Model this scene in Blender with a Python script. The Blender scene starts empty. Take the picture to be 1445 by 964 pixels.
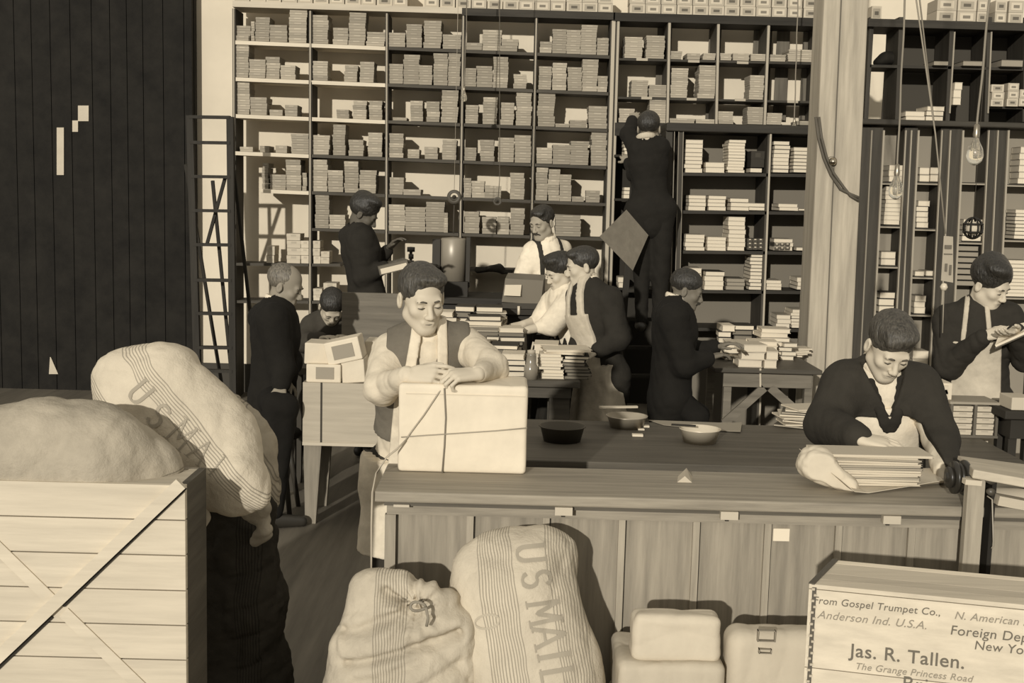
import bpy, bmesh, math, random
import numpy as np
from mathutils import Vector, Matrix, bvhtree
random.seed(7)
SC = bpy.context.scene
COL = SC.collection
# ---------------- camera, sky, sun, exposure ----------------
FPX = 1700.0; CAMH = 1.87
PITCH = math.atan(207.0/FPX); ROLL = 0.026
_f = Vector((0, math.cos(PITCH), -math.sin(PITCH)))
_u = Vector((0, math.sin(PITCH), math.cos(PITCH))); _r = Vector((1, 0, 0))
RT = _r*math.cos(ROLL)+_u*math.sin(ROLL)
UP = _u*math.cos(ROLL)-_r*math.sin(ROLL)
CAM = Vector((0, 0, CAMH))
cd = bpy.data.cameras.new('camera'); cam = bpy.data.objects.new('camera', cd); COL.objects.link(cam)
M = Matrix((RT, UP, -_f)).transposed().to_4x4(); M.translation = CAM
cam.matrix_world = M
cd.sensor_width = 36; cd.lens = 36*FPX/1445.0; cd.clip_end = 60
SC.camera = cam
SC.view_settings.view_transform = 'Standard'; SC.view_settings.look = 'None'
SC.view_settings.gamma = 1; SC.view_settings.use_curve_mapping = False
SC.view_settings.exposure = 0.20
W = bpy.data.worlds.new('world'); SC.world = W; W.use_nodes = True
W.node_tree.nodes['Background'].inputs[0].default_value = (1.0, .93, .80, 1)
W.node_tree.nodes['Background'].inputs[1].default_value = 0.46
sd = bpy.data.lights.new('sun', 'SUN'); sd.energy = 2.7; sd.angle = math.radians(0.9); sd.color = (1, .95, .86)
so = bpy.data.objects.new('sun', sd); COL.objects.link(so)
_d = Vector((0.29, 1.0, -0.24)).normalized()
so.rotation_euler = _d.to_track_quat('-Z', 'Y').to_euler(); so.location = (-3, -6, 4)

def ray(px, py):
    return _f*FPX + RT*(px-722.5) - UP*(py-482.0)
def P(px, py, Y):
    d = ray(px, py); return CAM + d*(Y/d.y)
def PZ(px, py, z):
    d = ray(px, py); return CAM + d*((z-CAMH)/d.z)

# ---------------- materials ----------------
TINT = (1.0, .885, .69)
def tint(v): return (min(v*TINT[0], .95), v*TINT[1], v*TINT[2], 1)
_m = {}
def mat(v, rough=.8, kind='plain', axis='x', metal=0, key='', scale=1.0):
    k = (round(v, 4), rough, kind, axis, metal, key, scale)
    if k in _m: return _m[k]
    m = bpy.data.materials.new('%s_%s' % (kind, int(v*1000))); m.use_nodes = True
    nt = m.node_tree; b = nt.nodes['Principled BSDF']; L = nt.links.new
    b.inputs['Base Color'].default_value = tint(v); b.inputs['Roughness'].default_value = rough
    b.inputs['Metallic'].default_value = metal
    b.inputs['Specular IOR Level'].default_value = .5 if rough < .5 else .2
    N = nt.nodes.new
    tc = N('ShaderNodeTexCoord')
    def mapping(s):
        mp = N('ShaderNodeMapping'); mp.inputs['Scale'].default_value = s; L(tc.outputs['Object'], mp.inputs[0]); return mp
    def noise(s, sc, det=4, rg=.6):
        n = N('ShaderNodeTexNoise'); n.inputs['Scale'].default_value = sc; n.inputs['Detail'].default_value = det
        n.inputs['Roughness'].default_value = rg; L(mapping(s).outputs[0], n.inputs['Vector']); return n
    def ramp(src, lo, hi, p0=.3, p1=.7):
        r = N('ShaderNodeValToRGB'); r.color_ramp.elements[0].position = p0; r.color_ramp.elements[1].position = p1
        r.color_ramp.elements[0].color = tint(lo); r.color_ramp.elements[1].color = tint(hi); L(src, r.inputs[0]); return r
    def bump(src, st, dist=.01):
        bp = N('ShaderNodeBump'); bp.inputs['Strength'].default_value = st; bp.inputs['Distance'].default_value = dist
        L(src, bp.inputs['Height']); L(bp.outputs[0], b.inputs['Normal'])
    if kind == 'wood':
        s = {'x': (.6, 9, 9), 'y': (9, .6, 9), 'z': (9, 9, .6)}[axis]
        n = noise(s, 3*scale, 6, .65); r = ramp(n.outputs[0], v*(.86 if v > .4 else .72), v*(1.1 if v > .4 else 1.2), .32, .68); L(r.outputs[0], b.inputs['Base Color'])
        bump(n.outputs[0], .25, .004)
    elif kind == 'plaster':
        n = noise((1, 1, 1), 1.3, 5); r = ramp(n.outputs[0], v*.88, v*1.06); L(r.outputs[0], b.inputs['Base Color']); bump(n.outputs[0], .1)
    elif kind == 'cloth':
        n = noise((1, 1, 1), 16*scale, 5); r = ramp(n.outputs[0], v*.86, v*1.1); L(r.outputs[0], b.inputs['Base Color'])
        n2 = noise((1, 1, 1), 9*scale, 6, .7); bump(n2.outputs[0], .5, .012)
    elif kind == 'paper':
        n = noise((1, 1, 1), 7, 4); r = ramp(n.outputs[0], v*.9, v*1.05); L(r.outputs[0], b.inputs['Base Color'])
        n2 = noise((1, 1, 1), 14, 3); bump(n2.outputs[0], .35, .008)
    elif kind == 'pages':
        n = noise((2, 2, 160), 4, 2); r = ramp(n.outputs[0], v*.82, v*1.05); L(r.outputs[0], b.inputs['Base Color'])
    elif kind == 'hair':
        n = noise((40, 40, 8), 3, 4); r = ramp(n.outputs[0], v*.45, v*1.9); L(r.outputs[0], b.inputs['Base Color']); bump(n.outputs[0], .7, .01)
    elif kind == 'worn':
        n = noise((1, 1, 1), 5*scale, 8, .7); r = ramp(n.outputs[0], v*.6, v*1.5); L(r.outputs[0], b.inputs['Base Color'])
    _m[k] = m
    return m
def glass_mat():
    m = bpy.data.materials.new('bulb_glass'); m.use_nodes = True; b = m.node_tree.nodes['Principled BSDF']
    b.inputs['Base Color'].default_value = (.9, .86, .75, 1); b.inputs['Roughness'].default_value = .05
    b.inputs['Transmission Weight'].default_value = .9; return m

# ---------------- object helpers ----------------
def tag(o, label=None, cat=None, group=None, kind=None):
    if label: o['label'] = label
    if cat: o['category'] = cat
    if group: o['group'] = group
    if kind: o['kind'] = kind
    return o
def empty(name, loc, label=None, cat=None, group=None):
    o = bpy.data.objects.new(name, None); COL.objects.link(o); o.location = loc; o.empty_display_size = .1
    return tag(o, label, cat, group)
def link(name, me, m=None, parent=None, loc=None):
    o = bpy.data.objects.new(name, me); COL.objects.link(o)
    if m is not None:
        for x in (m if isinstance(m, (list, tuple)) else [m]): me.materials.append(x)
    if parent is not None: o.parent = parent
    if loc is not None: o.location = loc
    return o
class MB:
    """collects boxes, bars, tubes (world coordinates) into one mesh"""
    def __init__(s): s.v = []; s.f = []; s.mi = []; s.sm = []
    def add(s, vs, fs, mi=0, sm=False):
        n = len(s.v); s.v += [Vector(v) for v in vs]
        for f in fs: s.f.append([n+i for i in f]); s.mi.append(mi); s.sm.append(sm)
        return s
    def hexa(s, c, mi=0):  # c: 4 bottom ccw, 4 top ccw
        return s.add(c, [(3, 2, 1, 0), (4, 5, 6, 7), (0, 1, 5, 4), (1, 2, 6, 5), (2, 3, 7, 6), (3, 0, 4, 7)], mi)
    def box(s, x0, x1, y0, y1, z0, z1, mi=0):
        return s.hexa([(x0, y0, z0), (x1, y0, z0), (x1, y1, z0), (x0, y1, z0), (x0, y0, z1), (x1, y0, z1), (x1, y1, z1), (x0, y1, z1)], mi)
    def bar(s, a, b, w, d, mi=0, up=(0, 1, 0)):
        """rectangular bar a->b; d measured along 'up', w across"""
        a = Vector(a); b = Vector(b); t = (b-a).normalized(); u = Vector(up); u = (u-t*u.dot(t)).normalized(); r = t.cross(u)
        q = [a-r*w/2-u*d/2, a+r*w/2-u*d/2, a+r*w/2+u*d/2, a-r*w/2+u*d/2]
        return s.hexa(q+[p+(b-a) for p in q], mi)
    def tube(s, pts, r, n=8, mi=0):
        pts = [Vector(p) for p in pts]; rs = r if isinstance(r, (list, tuple)) else [r]*len(pts)
        vs = []; fs = []
        for i, p in enumerate(pts):
            t = (pts[min(i+1, len(pts)-1)]-pts[max(i-1, 0)]).normalized()
            u = t.cross(Vector((.31, .9, .23))).normalized(); w = t.cross(u)
            for k in range(n):
                a = 2*math.pi*k/n; vs.append(p+(u*math.cos(a)+w*math.sin(a))*rs[i])
        for i in range(len(pts)-1):
            for k in range(n):
                k2 = (k+1) % n; fs.append((i*n+k, i*n+k2, (i+1)*n+k2, (i+1)*n+k))
        fs.append(list(range(n))[::-1]); fs.append([(len(pts)-1)*n+k for k in range(n)])
        return s.add(vs, fs, mi, True)
    def lathe(s, c, prof, n=28, mi=0, axis='z'):
        """prof: list of (r, h); around axis through c"""
        c = Vector(c); vs = []; fs = []
        for r, h in prof:
            for k in range(n):
                a = 2*math.pi*k/n
                o = (r*math.cos(a), r*math.sin(a), h) if axis == 'z' else ((r*math.cos(a), h, r*math.sin(a)) if axis == 'y' else (h, r*math.cos(a), r*math.sin(a)))
                vs.append(c+Vector(o))
        for i in range(len(prof)-1):
            for k in range(n):
                k2 = (k+1) % n; fs.append((i*n+k, i*n+k2, (i+1)*n+k2, (i+1)*n+k))
        return s.add(vs, fs, mi, True)
    def build(s, name, m, parent=None, origin=None, bevel=0, base=None):
        if parent is not None: org = parent.matrix_world.translation if base is None else Vector(base)
        elif origin is not None: org = Vector(origin)
        else:
            xs = [v.x for v in s.v]; ys = [v.y for v in s.v]; zs = [v.z for v in s.v]
            org = Vector(((min(xs)+max(xs))/2, (min(ys)+max(ys))/2, min(zs)))
        if parent is not None: org = root_of(parent)
        me = bpy.data.meshes.new(name); me.from_pydata([tuple(v-org) for v in s.v], [], s.f)
        for p, mi, sm in zip(me.polygons, s.mi, s.sm): p.material_index = mi; p.use_smooth = sm
        bm = bmesh.new(); bm.from_mesh(me); bmesh.ops.recalc_face_normals(bm, faces=bm.faces); bm.to_mesh(me); bm.free()
        o = link(name, me, m, parent)
        if parent is None: o.location = org
        if bevel:
            b = o.modifiers.new('bevel', 'BEVEL'); b.width = bevel; b.segments = 2; b.limit_method = 'ANGLE'
        return o
def root_of(o):
    p = Vector((0, 0, 0))
    while o is not None: p = p+Vector(o.location); o = o.parent
    return p
ORD = ['first', 'second', 'third', 'fourth', 'fifth', 'sixth', 'seventh', 'eighth', 'ninth', 'tenth', 'eleventh', 'twelfth', 'thirteenth', 'fourteenth', 'fifteenth', 'sixteenth', 'seventeenth', 'eighteenth', 'nineteenth', 'twentieth']

# ---------------- implicit surfaces (for cloth, sacks, people) ----------------
class Fld:
    def __init__(s): s.p = []
    def cap(s, a, b, r1, r2=None, k=.02, n=None, sc=1.0, op='+'):
        s.p.append(('c', Vector(a), Vector(b), r1, r1 if r2 is None else r2, k, Vector(n).normalized() if n is not None else None, sc, op)); return s
    def ell(s, c, r, R=None, k=.02, op='+'):
        s.p.append(('e', Vector(c), r, R, k, op)); return s
    def box(s, c, h, R=None, rd=.02, k=.02, op='+'):
        s.p.append(('b', Vector(c), h, R, rd, k, op)); return s
    def bounds(s, q):
        if q[0] == 'c':
            m = max(q[3], q[4])*max(1.0, 1.0 if q[7] >= 1 else 1/q[7])
            a, b = q[1], q[2]
            return [min(a[i], b[i])-m for i in range(3)], [max(a[i], b[i])+m for i in range(3)]
        m = max(q[2]) if q[0] == 'e' else math.sqrt(sum(x*x for x in q[2]))
        return [q[1][i]-m for i in range(3)], [q[1][i]+m for i in range(3)]
    def mesh(s, h, post=None, clip=None, pad=.03):
        lo = [1e9]*3; hi = [-1e9]*3
        for q in s.p:
            if q[-1] != '+': continue
            a, b = s.bounds(q)
            lo = [min(x, y) for x, y in zip(lo, a)]; hi = [max(x, y) for x, y in zip(hi, b)]
        if clip: lo = [max(x, y) for x, y in zip(lo, clip[0])]; hi = [min(x, y) for x, y in zip(hi, clip[1])]
        lo = np.array(lo)-pad; hi = np.array(hi)+pad
        n = np.ceil((hi-lo)/h).astype(int)+1
        ax = [(lo[i]+h*np.arange(n[i])).astype(np.float32) for i in range(3)]
        MG = .05; F = np.full(tuple(n), MG, np.float32)
        for q in s.p:
            a, b = s.bounds(q); op = q[-1]; k = q[5] if q[0] == 'c' else (q[4] if q[0] == 'e' else q[5])
            m = MG+k
            i0 = [max(0, int((a[i]-m-lo[i])/h)) for i in range(3)]; i1 = [min(n[i], int((b[i]+m-lo[i])/h)+2) for i in range(3)]
            if any(i1[i] <= i0[i] for i in range(3)): continue
            X = ax[0][i0[0]:i1[0], None, None]; Y = ax[1][None, i0[1]:i1[1], None]; Z = ax[2][None, None, i0[2]:i1[2]]
            if q[0] == 'c':
                A, B, r1, r2, kk, nn, sc = q[1:8]; ab = B-A; L2 = max(ab.length_squared, 1e-9)
                dx = X-A.x; dy = Y-A.y; dz = Z-A.z
                t = np.clip((dx*ab.x+dy*ab.y+dz*ab.z)/L2, 0, 1)
                ex = dx-t*ab.x; ey = dy-t*ab.y; ez = dz-t*ab.z
                if nn is not None:
                    cc = (ex*nn.x+ey*nn.y+ez*nn.z)*(sc-1); ex = ex+cc*nn.x; ey = ey+cc*nn.y; ez = ez+cc*nn.z
                d = np.sqrt(ex*ex+ey*ey+ez*ez)-(r1+(r2-r1)*t)
            else:
                C, r, R = q[1], q[2], q[3]
                dx = X-C.x; dy = Y-C.y; dz = Z-C.z
                if R is not None:  # columns of R are the local axes
                    c0, c1, c2 = R.col[0], R.col[1], R.col[2]
                    lx = dx*c0[0]+dy*c0[1]+dz*c0[2]; ly = dx*c1[0]+dy*c1[1]+dz*c1[2]; lz = dx*c2[0]+dy*c2[1]+dz*c2[2]
                else: lx, ly, lz = dx, dy, dz
                if q[0] == 'e':
                    k0 = np.sqrt((lx/r[0])**2+(ly/r[1])**2+(lz/r[2])**2); k1 = np.sqrt((lx/r[0]**2)**2+(ly/r[1]**2)**2+(lz/r[2]**2)**2)
                    d = k0*(k0-1)/np.maximum(k1, 1e-6)
                else:
                    rd = q[4]; qx = np.abs(lx)-(r[0]-rd); qy = np.abs(ly)-(r[1]-rd); qz = np.abs(lz)-(r[2]-rd)
                    d = np.sqrt(np.maximum(qx, 0)**2+np.maximum(qy, 0)**2+np.maximum(qz, 0)**2)+np.minimum(np.maximum(qx, np.maximum(qy, qz)), 0)-rd
            S = F[i0[0]:i1[0], i0[1]:i1[1], i0[2]:i1[2]]
            if op == '+':
                hh = np.maximum(k-np.abs(S-d), 0)/k; np.copyto(S, np.minimum(S, d)-hh*hh*k/4)
            else:
                d = -d; hh = np.maximum(k-np.abs(S-d), 0)/k; np.copyto(S, np.maximum(S, d)+hh*hh*k/4)
        if post is not None:
            F = post(F, ax[0][:, None, None], ax[1][None, :, None], ax[2][None, None, :])
        F[0] = F[-1] = MG; F[:, 0] = F[:, -1] = MG; F[:, :, 0] = F[:, :, -1] = MG
        return nets(F, lo, h)
def nets(F, lo, h):
    sg = F < 0
    c = sg[:-1, :-1, :-1].astype(np.int8)
    for d in ((1,0,0),(0,1,0),(0,0,1),(1,1,0),(1,0,1),(0,1,1),(1,1,1)):
        c = c+sg[d[0]:sg.shape[0]-1+d[0], d[1]:sg.shape[1]-1+d[1], d[2]:sg.shape[2]-1+d[2]]
    cells = np.argwhere((c > 0) & (c < 8)); idx = np.full(c.shape, -1, np.int32); idx[tuple(cells.T)] = np.arange(len(cells))
    cor = np.array([(i, j, k) for i in (0, 1) for j in (0, 1) for k in (0, 1)])
    vals = np.stack([F[tuple((cells+o).T)] for o in cor], 1)
    pos = np.zeros((len(cells), 3)); cnt = np.zeros(len(cells))
    for a in range(8):
        for b in range(a+1, 8):
            if np.abs(cor[a]-cor[b]).sum() != 1: continue
            va, vb = vals[:, a], vals[:, b]; m = (va < 0) != (vb < 0)
            t = np.where(m, va/np.where(m, va-vb, 1), 0)
            p = cor[a][None]+t[:, None]*(cor[b]-cor[a])[None]
            pos += p*m[:, None]; cnt += m
    V = (cells+pos/np.maximum(cnt, 1)[:, None])*h+lo
    Q = []
    for ax in range(3):
        o = [0, 0, 0]; o[ax] = 1; u, w = [(1, 2), (2, 0), (0, 1)][ax]
        A = sg[:sg.shape[0]-o[0], :sg.shape[1]-o[1], :sg.shape[2]-o[2]]; B = sg[o[0]:, o[1]:, o[2]:]
        for fl in (0, 1):
            e = np.argwhere(A & ~B) if fl == 0 else np.argwhere(~A & B)
            ok = (e[:, u] > 0) & (e[:, w] > 0) & (e[:, u] < c.shape[u]) & (e[:, w] < c.shape[w]); e = e[ok]
            eu = np.zeros(3, int); eu[u] = 1; ew = np.zeros(3, int); ew[w] = 1
            q = np.stack([idx[tuple((e-eu-ew).T)], idx[tuple((e-ew).T)], idx[tuple(e.T)], idx[tuple((e-eu).T)]], 1)
            Q.append(q if fl == 0 else q[:, ::-1])
    Q = np.concatenate(Q); Q = Q[(Q >= 0).all(1)]
    return V, Q
def fmesh(name, VQ, org, m, parent=None):
    V, Q = VQ; org = np.array(org)
    me = bpy.data.meshes.new(name); me.vertices.add(len(V)); me.vertices.foreach_set('co', (V-org).astype(np.float32).ravel())
    me.loops.add(len(Q)*4); me.loops.foreach_set('vertex_index', Q.astype(np.int32).ravel())
    me.polygons.add(len(Q)); me.polygons.foreach_set('loop_start', np.arange(0, len(Q)*4, 4, dtype=np.int32))
    me.polygons.foreach_set('use_smooth', np.ones(len(Q), bool))
    me.update(calc_edges=True); me.validate()
    o = link(name, me, m, parent)
    if parent is None: o.location = Vector(org)
    return o
def wrinkle(X, Y, Z, amp, fr, seed, n=4, sharp=False):
    rs = np.random.RandomState(seed); out = 0
    for i in range(n):
        d = rs.randn(3); d /= np.linalg.norm(d); ph = rs.rand()*6.28; d2 = rs.randn(3)*fr*.5
        w = np.sin(X*d2[0]+Y*d2[1]+Z*d2[2]+ph*2)*1.6
        s = np.sin((X*d[0]+Y*d[1]+Z*d[2])*fr*(1+.5*i)+ph+w)
        if sharp: s = 1-2*np.sqrt(np.abs(s))
        out = out+s/(1+.35*i)
    return out*amp/n*1.6
# ---------------- the room ----------------
YW = 11.0
def struct(mb, name, m, **k):
    o = mb.build(name, m, **k); o['kind'] = 'structure'; return o
xl = P(271, 300, YW).x
struct(MB().box(-9, 9, -3.0, YW+.3, -.12, 0), 'floor', mat(.15, .6, 'wood', 'y', scale=.5))
YQ = 10.84; wxl = P(273, 300, YQ).x
struct(MB().box(xl-3, 9, YW, YW+.2, 0, 4.6), 'wall_back', mat(.66, .9, 'plaster'))
struct(MB().box(xl-2.9, 9, YW-.03, YW-.002, 0, .26), 'baseboard_back', mat(.05, .7))
# boarded partition at the left, unlit darkness put into its near-black colour, its end edge cuts the bright wall
mb = MB(); x = -8.0
while x < wxl-.02:
    w = .14+random.random()*.05; x2 = min(x+w, wxl)
    mb.box(x, x2-.006, YQ, YQ+.06+random.random()*.012, 0, 4.6); x = x2
mb.box(-8, wxl, YQ+.06, YQ+.14, 0, 4.6)
struct(mb, 'wall_left', mat(.012, .85, 'worn'))
# papers pinned on the dark partition
def pinned(px0, py0, px1, py1, label, tri=False):
    mb = MB(); a = P(px0, py1, YQ-.01); b = P(px1, py1, YQ-.01); c = P(px1, py0, YQ-.01); d = P(px0, py0, YQ-.01)
    if tri: c = P((px0+px1)/2-4, py0, YQ-.01); d = P((px0+px1)/2-5, py0, YQ-.01)
    t = Vector((0, .006, 0)); mb.hexa([a, b, b+t, a+t, d, c, c+t, d+t])
    return tag(mb.build('paper_note', mat(.5, .8, 'paper')), label, 'paper')
pinned(80, 180, 90, 247, 'long narrow pale paper strip pinned on the dark left partition')
pinned(110, 149, 125, 171, 'small pale paper pinned highest on the dark left partition')
pinned(102, 170, 110, 186, 'tiny pale paper scrap between two pinned papers on dark partition')
pinned(69, 504, 82, 528, 'small white triangular paper low on the dark left partition', True)

# ---------------- repeated boxes and books ----------------
def unit_mesh(kind):
    mb = MB()
    if kind == 'box':      # flat lidded carton
        mb.box(-.5, .5, -.5, .5, 0, .60); mb.box(-.515, .515, -.515, .515, .50, .97, 0)
        mb.box(-.2, .2, -.522, -.50, .60, .86, 1)
    elif kind == 'book':   # page block between two boards, spine at the back
        mb.box(-.485, .485, -.49, .48, .07, .93, 0); mb.box(-.5, .5, -.5, .5, 0, .09, 1); mb.box(-.5, .5, -.5, .5, .91, .995, 1)
        mb.box(-.5, .5, .47, .5, .05, .95, 1)
    elif kind == 'label':  # upright carton with a printed label
        mb.box(-.5, .5, -.5, .5, 0, .99); mb.box(-.36, .36, -.51, -.49, .18, .82, 1); mb.box(-.2, .2, -.515, -.505, .36, .62, 2)
    me = bpy.data.meshes.new(kind); me.from_pydata([tuple(v) for v in mb.v], [], mb.f)
    for p, mi in zip(me.polygons, mb.mi): p.material_index = mi
    bm = bmesh.new(); bm.from_mesh(me); bmesh.ops.recalc_face_normals(bm, faces=bm.faces); bm.to_mesh(me); bm.free()
    return me
def variant(kind, mats):
    me = unit_mesh(kind)
    for x in mats: me.materials.append(x)
    return me
BOXM = [variant('box', [mat(v, .85), mat(v*1.25, .8)]) for v in (.27, .32, .38, .30)]
PALEM = [variant('box', [mat(v, .85), mat(v*.8, .8)]) for v in (.5, .56)]
BOOKM = [variant('book', [mat(.68, .9, 'pages'), mat(v, .6)]) for v in (.30, .06, .42, .5)]
DULLM = [variant('book', [mat(.30, .9, 'pages'), mat(v, .6)]) for v in (.12, .05)]
DARKM = [variant('book', [mat(.60, .9, 'pages'), mat(v, .6)]) for v in (.03, .05, .1)]
PARTLAB = [variant('label', [mat(.5, .85), mat(.34, .8), mat(.12, .8)]), variant('label', [mat(.42, .85), mat(.55, .8), mat(.2, .8)])]
BOXES = []    # specs of the flat cartons; the 300 largest become objects, the rest one bulk object
def put(name, me, c, s, rz, label, cat, group):
    o = bpy.data.objects.new(name, me); COL.objects.link(o)
    o.location = c; o.scale = s; o.rotation_euler = (0, 0, rz)
    return tag(o, label, cat, group)
def pile(px0, px1, pyt, pyb, Y, meshes, name, cat, where, group, lh=6.5, depth=.2, jit=.004, n=None, spec=None, adj=None, zb=None, rj=.03):
    """stack of flat things whose front spans px0..px1, pyt..pyb at depth Y"""
    xm = (px0+px1)/2; x0 = P(px0, pyb, Y).x; x1 = P(px1, pyb, Y).x
    zb0 = P(xm, pyb, Y).z if zb is None else zb; zt = P(xm, pyt, Y).z
    if n is None: n = max(1, round((pyb-pyt)/lh))
    hh = (zt-zb0)/n; w = (x1-x0)*.97
    hs = [hh*(1+random.uniform(-.12, .12)) for _ in range(n)]; f = (zt-zb0)/sum(hs); z = zb0
    me0 = random.choice(meshes)
    for i in range(n):
        h = hs[i]*f; me = me0 if random.random() < .7 else random.choice(meshes)
        c = Vector(((x0+x1)/2+random.uniform(-jit, jit), Y+depth/2, z)); rz = random.uniform(-rj, rj)
        pos = 'only one' if n == 1 else ('bottom one' if i == 0 else ('top one' if i == n-1 else ORD[i]+' up'))
        a = adj or {'book': 'white-edged book', 'box': 'grey carton', 'packet': 'pale packet'}[cat]
        lab = '%s, %s of %s' % (a, pos, where)
        if spec is not None: spec.append((w*h, me, c, (w, depth, h*.985), rz, lab))
        else: put(name, me, c, (w, depth, h*.985), rz, lab, cat, group)
        z += h

# ---------------- tall open shelving on the back wall (left unit) ----------------
YS = 10.6
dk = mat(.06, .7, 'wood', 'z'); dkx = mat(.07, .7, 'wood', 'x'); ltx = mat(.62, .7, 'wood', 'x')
RB = [57, 109, 161, 213.5, 265.5]            # shelf top at x=330
def sh(r, x): return RB[r]+.0405*(x-330)
root = empty('shelving_unit', P(590, 430, YS)*1.0, 'tall open dark-edged shelving packed with grey cartons along the white back wall', 'shelving')
root.location.z = 0
ups = [(330, 331), (438, 438.5), (546, 547), (654, 650), (757, 750), (866, 857)]
for i, (xt, xb) in enumerate(ups):
    a = P(xb+ (xb-xt)*.1, 395, YS); a.z = 0; b = P(xt, 12+.0325*(xt-330), YS)
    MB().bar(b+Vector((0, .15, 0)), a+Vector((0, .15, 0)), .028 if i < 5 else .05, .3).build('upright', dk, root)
    MB().bar(b+Vector((0, -.006, 0)), a+Vector((0, -.006, 0)), .012 if i < 5 else .03, .012).build('painted_lit_edge', mat(.35 if i<5 else .42, .7), root)  # paler strip paints light on the upright's front edge
def board(xa, ya, xb, yb, Y, d, th, m, par, nm='shelf'):
    a = P(xa, ya, Y)+Vector((0, d/2, -th/2)); b = P(xb, yb, Y)+Vector((0, d/2, -th/2))
    return MB().bar(a, b, th, d, 0).build(nm, m, par)
for r in range(5):
    x1 = 860
    x0 = 332 if r < 4 else 368
    xm = 438 if r < 2 else 546
    if r in (0, 1, 2): xm = 545
    if r == 3: xm = 440
    if r == 4: xm = 440
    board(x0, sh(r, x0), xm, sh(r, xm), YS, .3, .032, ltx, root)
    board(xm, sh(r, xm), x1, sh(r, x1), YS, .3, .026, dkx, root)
F0 = lambda x: 322+(x-442)*.036
board(440, F0(440), 546, F0(546), YS, .3, .024, dkx, root)
board(546, F0(546), 858, 336, YS, .3, .026, dkx, root)
board(332, 371, 480, 372.5, YS, .3, .024, dkx, root)
board(652, 379, 750, 381, YS, .3, .024, dkx, root)
board(334, 424, 480, 425, YS, .3, .024, dkx, root)
board(480, 425, 858, 430, YS, .3, .024, dkx, root)
# top board
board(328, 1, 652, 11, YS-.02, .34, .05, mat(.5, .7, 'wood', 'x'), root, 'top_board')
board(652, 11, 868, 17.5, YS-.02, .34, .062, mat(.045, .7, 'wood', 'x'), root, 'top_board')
P_L = {
0: [(331,353,36),(354,359,30),(360,380,24),(381,406,35),(408,433,10),(440,463,21),(469.5,490.7,39),(492,515.6,17),(517,543,45),(548,571.6,46),(573,595,34),(598,622.7,29),(625,651,48.6),(657,680,60),(680,707,42),(707,731,55),(762,779,58.5),(779,799,41),(799,819,42),(819,841.6,35),(841.6,858,53.5)],
1: [(332,351,50),(352,375,83.5),(375,395,80),(396,417,92),(441,462,86),(485.7,504,92),(508,528,87),(548.5,569,90),(569,591.5,77),(591.5,610,92),(611.5,631.4,75),(631.4,649,73.5),(656,672,96),(672,694.7,93),(696,717,80),(724.6,743,104.6),(760,778,93.5),(779,799,88.5),(800.5,820.5,94.7),(820.5,843,83.5),(843,856.6,107)],
2: [(332.5,352.4,116),(353.6,377,137),(380,398.5,154.5),(402,419.7,148),(474.5,492,154.5),(498,517,142),(520.5,539,142),(554,574,165.7),(579,596.5,142),(601.5,620,143),(622.7,646,127),(657,675,148),(681,701,137),(706,724.6,144.5),(728,749.7,129.5),(758,782,129.5),(784,804,174.4),(804,828,169.4),(830,856,149.5)],
3: [(338.7,357,207),(367,380,205.5),(388.5,404.7,205),(411,436,189),(440.6,464.5,190.6),(469.5,487,175.6),(492,513,197),(519,539,187),(549,569,188),(575,591.5,210.5),(599,617.7,207),(624,644,197),(655,672,208),(677,697,197),(702,724.6,194),(726,749,190.6),(756.7,779,208),(779,804,204),(804,830,199),(833,855,184)],
4: [(370,378.5,230),(381,403.5,246),(403.5,424.6,225),(427,433,243.6),(441,462,225),(463,484.4,240),(485.7,505.6,227.4),(507,530.5,240),(549,569,250),(569,594,267),(654,664.8,251),(664.8,683.5,255),(683.5,707,262),(719.6,739.5,243.6),(755.5,772,236),(773,789,238.6),(789,805.5,246),(807,824,277),(826.7,846.6,268.5)]}
BN = lambda x: ORD[min(4, sum(1 for u in (438, 546, 652, 755) if x > u))]
for r, ps in P_L.items():
    cnt = {}
    for (a, b, t) in ps:
        bay = BN((a+b)/2); cnt[bay] = cnt.get(bay, 0)+1
        pile(a, b, t, sh(r, (a+b)/2)-.4, YS+.01+random.random()*.03, BOXM, 'carton', 'box', '%s pile in %s bay of tall shelving, %s shelf down' % (ORD[cnt[bay]-1], bay, ORD[r]),
             None, lh=7.2, depth=.22, spec=BOXES)
rowF = [(444.6,464,275,'second'),(464.5,487,303,'second'),(548,571.6,288.4,'third'),(571.6,600,292,'third'),(600,626.4,284.7,'third'),(626.4,632,300,'third'),(655,676,298.4,'fourth'),(680,699.7,306,'fourth'),(701,718,306,'fourth'),(719.6,739.5,293.4,'fourth'),(783,819,303.4,'fifth')]
cnt = {}
for (a, b, t, bay) in rowF:
    cnt[bay] = cnt.get(bay, 0)+1
    pile(a, b, t, (F0((a+b)/2) if a < 560 else 326+(a-546)*.033)-.4, YS+.02, BOXM, 'carton', 'box', '%s pile in %s bay of tall shelving, sixth shelf down' % (ORD[cnt[bay]-1], bay), None, lh=7.2, depth=.22, spec=BOXES)
cnt = {}
for (a, b, t, base, bay, sf) in [(376,387,347,371,'first','long'),(404.7,424,329.5,371.5,'first','long'),(424.6,437,339.5,371.7,'first','long'),(442,452,339.5,372,'second','long'),(452.5,464.5,354.5,372,'second','long'),
      (388,400,407,424,'first','lowest'),(442,454.5,407,424,'second','lowest'),(456,474.5,399,424,'second','lowest')]:
    key = (bay, sf); cnt[key] = cnt.get(key, 0)+1
    pile(a, b, t, base, YS+.02, PALEM, 'packet', 'packet', '%s pile on the %s %s shelf behind the ladder' % (ORD[cnt[key]-1], bay+'-bay', sf), 'pale packets on the low shelves of the tall shelving', lh=11, depth=.2)
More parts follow.
